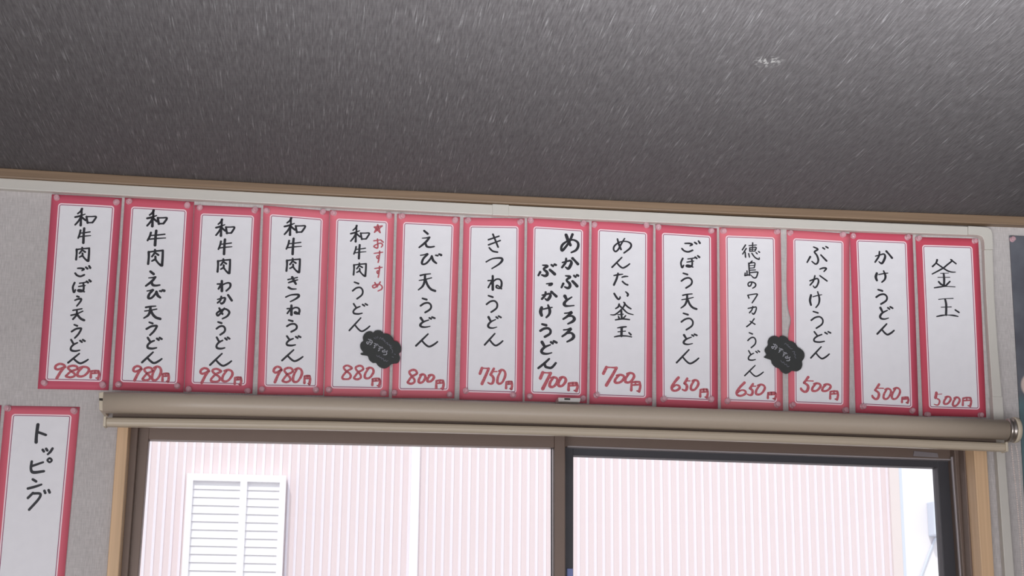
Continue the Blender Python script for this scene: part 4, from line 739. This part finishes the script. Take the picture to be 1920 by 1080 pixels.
# ------------------------------------------------------------------ black cloud-shaped signs
def smooth_closed(P, sub=4):
    Q = list(P) + [P[0]]
    return catmull([(a, b) for a, b in Q], sub)[:-1]
def cloud_sign(P, word, small, label):
    cx = sum(p[0] for p in P) / len(P); cz = min(p[1] for p in P)
    t = thing('cloud_sign', label, 'small sign', (cx, 0, cz), 'black cloud-shaped signs')
    off = (cx, 0, cz)
    b = prism('board', smooth_closed(P), -0.0078, -0.0056, M['board'], t, off, 0.0004)
    mx_, mz_ = cx, sum(p[1] for p in P) / len(P)
    bm = bmesh.new()
    for e in word: write_glyph(bm, e[0], [(x - cx, z - cz) for x, z in e[1]], .00125, lambda x, z: -0.0081, 1.0)
    flat_mesh('chalk_lettering', bm, M['chalk'], t)
    bm = bmesh.new()
    for s in small: add_stroke(bm, [(x - cx, z - cz, .0009) for x, z in s], lambda x, z: -0.0081)
    flat_mesh('small_print', bm, M['chalk_dim'], t)
cloud_sign(CLOUD_A, CLOUD_A_WORD, CLOUD_A_SMALL, 'black cloud-shaped おすすめ sign overlapping the 880円 and 800円 strips')
cloud_sign(CLOUD_B, CLOUD_B_WORD, CLOUD_B_SMALL, 'black cloud-shaped おすすめ sign overlapping the 650円 and 500円 strips')

# ------------------------------------------------------------------ poster at the edge of the picture
(px, pz), (qx, qz) = POSTER
dx = (qx - px) / (qz - pz)
off = (px, 0, pz)
po = prism('picture_poster', [(px, pz), (px + .36, pz), (px + .36 - .0, pz - .51), (px + dx * -.51, pz - .51)], -0.003, -0.0006, M['picture'])
po.data.transform(Matrix.Translation((-px, 0, -pz))); po.location = (px, 0, pz)
tag(po, 'dark grey picture poster on the wall beyond the cable raceway', 'poster')

# ------------------------------------------------------------------ outside: the neighbouring house
YE = 3.3
bm = bmesh.new()
x, xe = SIDING_ENDS[0][0] - .6, SIDING_ENDS[1][0]
pitch, flat, slope, ridge, hgt = 0.0306, 0.0190, 0.0022, 0.0072, 0.0030
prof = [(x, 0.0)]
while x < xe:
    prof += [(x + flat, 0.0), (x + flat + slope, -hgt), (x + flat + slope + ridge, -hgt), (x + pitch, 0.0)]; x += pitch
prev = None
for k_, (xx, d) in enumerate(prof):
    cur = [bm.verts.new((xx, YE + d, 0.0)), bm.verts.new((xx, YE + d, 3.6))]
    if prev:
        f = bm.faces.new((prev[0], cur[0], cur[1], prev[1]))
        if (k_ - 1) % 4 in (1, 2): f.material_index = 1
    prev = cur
# back of the sheeting
a, b = prof[0][0], prof[-1][0]
add_box(bm, a, b, YE + .01, YE + .2, 0.0, 3.6)
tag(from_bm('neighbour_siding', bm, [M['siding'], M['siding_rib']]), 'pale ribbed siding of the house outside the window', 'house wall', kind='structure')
xt0, xt1 = CORNER_TRIM[0][0], CORNER_TRIM[1][0]; xm = xt0 + (xt1 - xt0) * .58
bm = bmesh.new(); add_box(bm, xt0 - .01, xm, YE - .02, YE + .2, 0, 3.6)
tag(from_bm('corner_trim', bm, M['outside_pink']), 'pale pink corner trim at the end of the outside siding', 'trim', kind='structure')
bm = bmesh.new(); add_box(bm, xm, xt1, YE + .0, YE + .2, 0, 3.6)
tag(from_bm('corner_trim', bm, M['outside_blue']), 'pale bluish corner trim at the end of the outside siding', 'trim', kind='structure')
bm = bmesh.new(); add_box(bm, 1.0, 6.5, 5.0, 5.2, 0, 5.0)
tag(from_bm('neighbour_wall', bm, M['outside_white']), 'white wall further back outside the window', 'house wall', kind='structure')
bm = bmesh.new(); add_box(bm, -6, 7, 0.13, 9, -.12, -.02)
tag(from_bm('ground', bm, M['ground']), 'pale concrete ground outside', 'ground', kind='structure')
xc = (PIPE[0][0] + PIPE[1][0]) / 2; rp = (PIPE[1][0] - PIPE[0][0]) / 2
bm = bmesh.new(); add_box(bm, -rp, rp, -.014, 0, 0, 3.45)
for zz in (.5, 1.55, 2.75): add_box(bm, -rp * 1.12, rp * 1.12, -.0155, 0, zz, zz + .03)
dp = bevel(from_bm('downpipe', bm, M['outside_white']), .002); dp.location = (xc, YE - .0032, -.02)
tag(dp, 'narrow white square downpipe on the ribbed siding outside the window', 'pipe')
(lx0, lz), (lx1, _z), (lxm, _z2) = LOUVRE
lv = thing('louvre_panel', 'white slatted louvre panel on the siding outside the window', 'louvre', (lxm, YE, lz - .95))
off = (lxm, YE, lz - .95)
zb_ = lz - .95
bm = bmesh.new()
for b_ in ((lx0, lx0 + .022, zb_, lz), (lx1 - .022, lx1, zb_, lz), (lx0 + .022, lx1 - .022, lz - .025, lz), (lx0 + .022, lx1 - .022, zb_, zb_ + .025), (lxm - .012, lxm + .012, zb_ + .025, lz - .025)):
    add_box(bm, b_[0], b_[1], YE - .05, YE - .008, b_[2], b_[3], off)
from_bm('frame', bm, M['outside_white'], lv)
bm = bmesh.new(); z = lz - .0325
while z > zb_ + .03:
    a = [(-.040, z - .0205), (-.037, z - .0210), (-.033, z + .0070), (-.0355, z + .0075)]
    for xa, xb in ((lx0 + .022, lxm - .012), (lxm + .012, lx1 - .022)):
        L_ = [bm.verts.new((xa - off[0], YE + y - off[1], zz - off[2])) for y, zz in a]; R2 = [bm.verts.new((xb - off[0], YE + y - off[1], zz - off[2])) for y, zz in a]
        bm.faces.new(L_); bm.faces.new(R2[::-1])
        for k in range(4): bm.faces.new((L_[k], L_[(k + 1) % 4], R2[(k + 1) % 4], R2[k]))
    z -= .0281
from_bm('slats', bm, M['outside_white'], lv)
bx0, bx1 = BOX[0][0], BOX[1][0]; bz0, bz1 = BOX[3][1], BOX[0][1]
bm = bmesh.new(); add_box(bm, bx0, bx1 + .08, 4.92, 5.0, bz0, bz1)
bo = bevel(from_bm('meter_box', bm, M['outside_blue']), .006); tag(bo, 'pale box on the white wall outside, behind the dark sash', 'meter box')
bm = bmesh.new(); pr = []
for cx_, cz_ in CABLE: pr.append([bm.verts.new((cx_ + dx_, 4.992 + dy_, cz_)) for dx_, dy_ in circle(.006, 8)])
for a, b in zip(pr, pr[1:]):
    for i in range(8): bm.faces.new((a[i], a[(i + 1) % 8], b[(i + 1) % 8], b[i]))
tag(from_bm('cable', bm, M['outside_blue'], None, True), 'thin cable hanging below the pale box outside', 'cable')
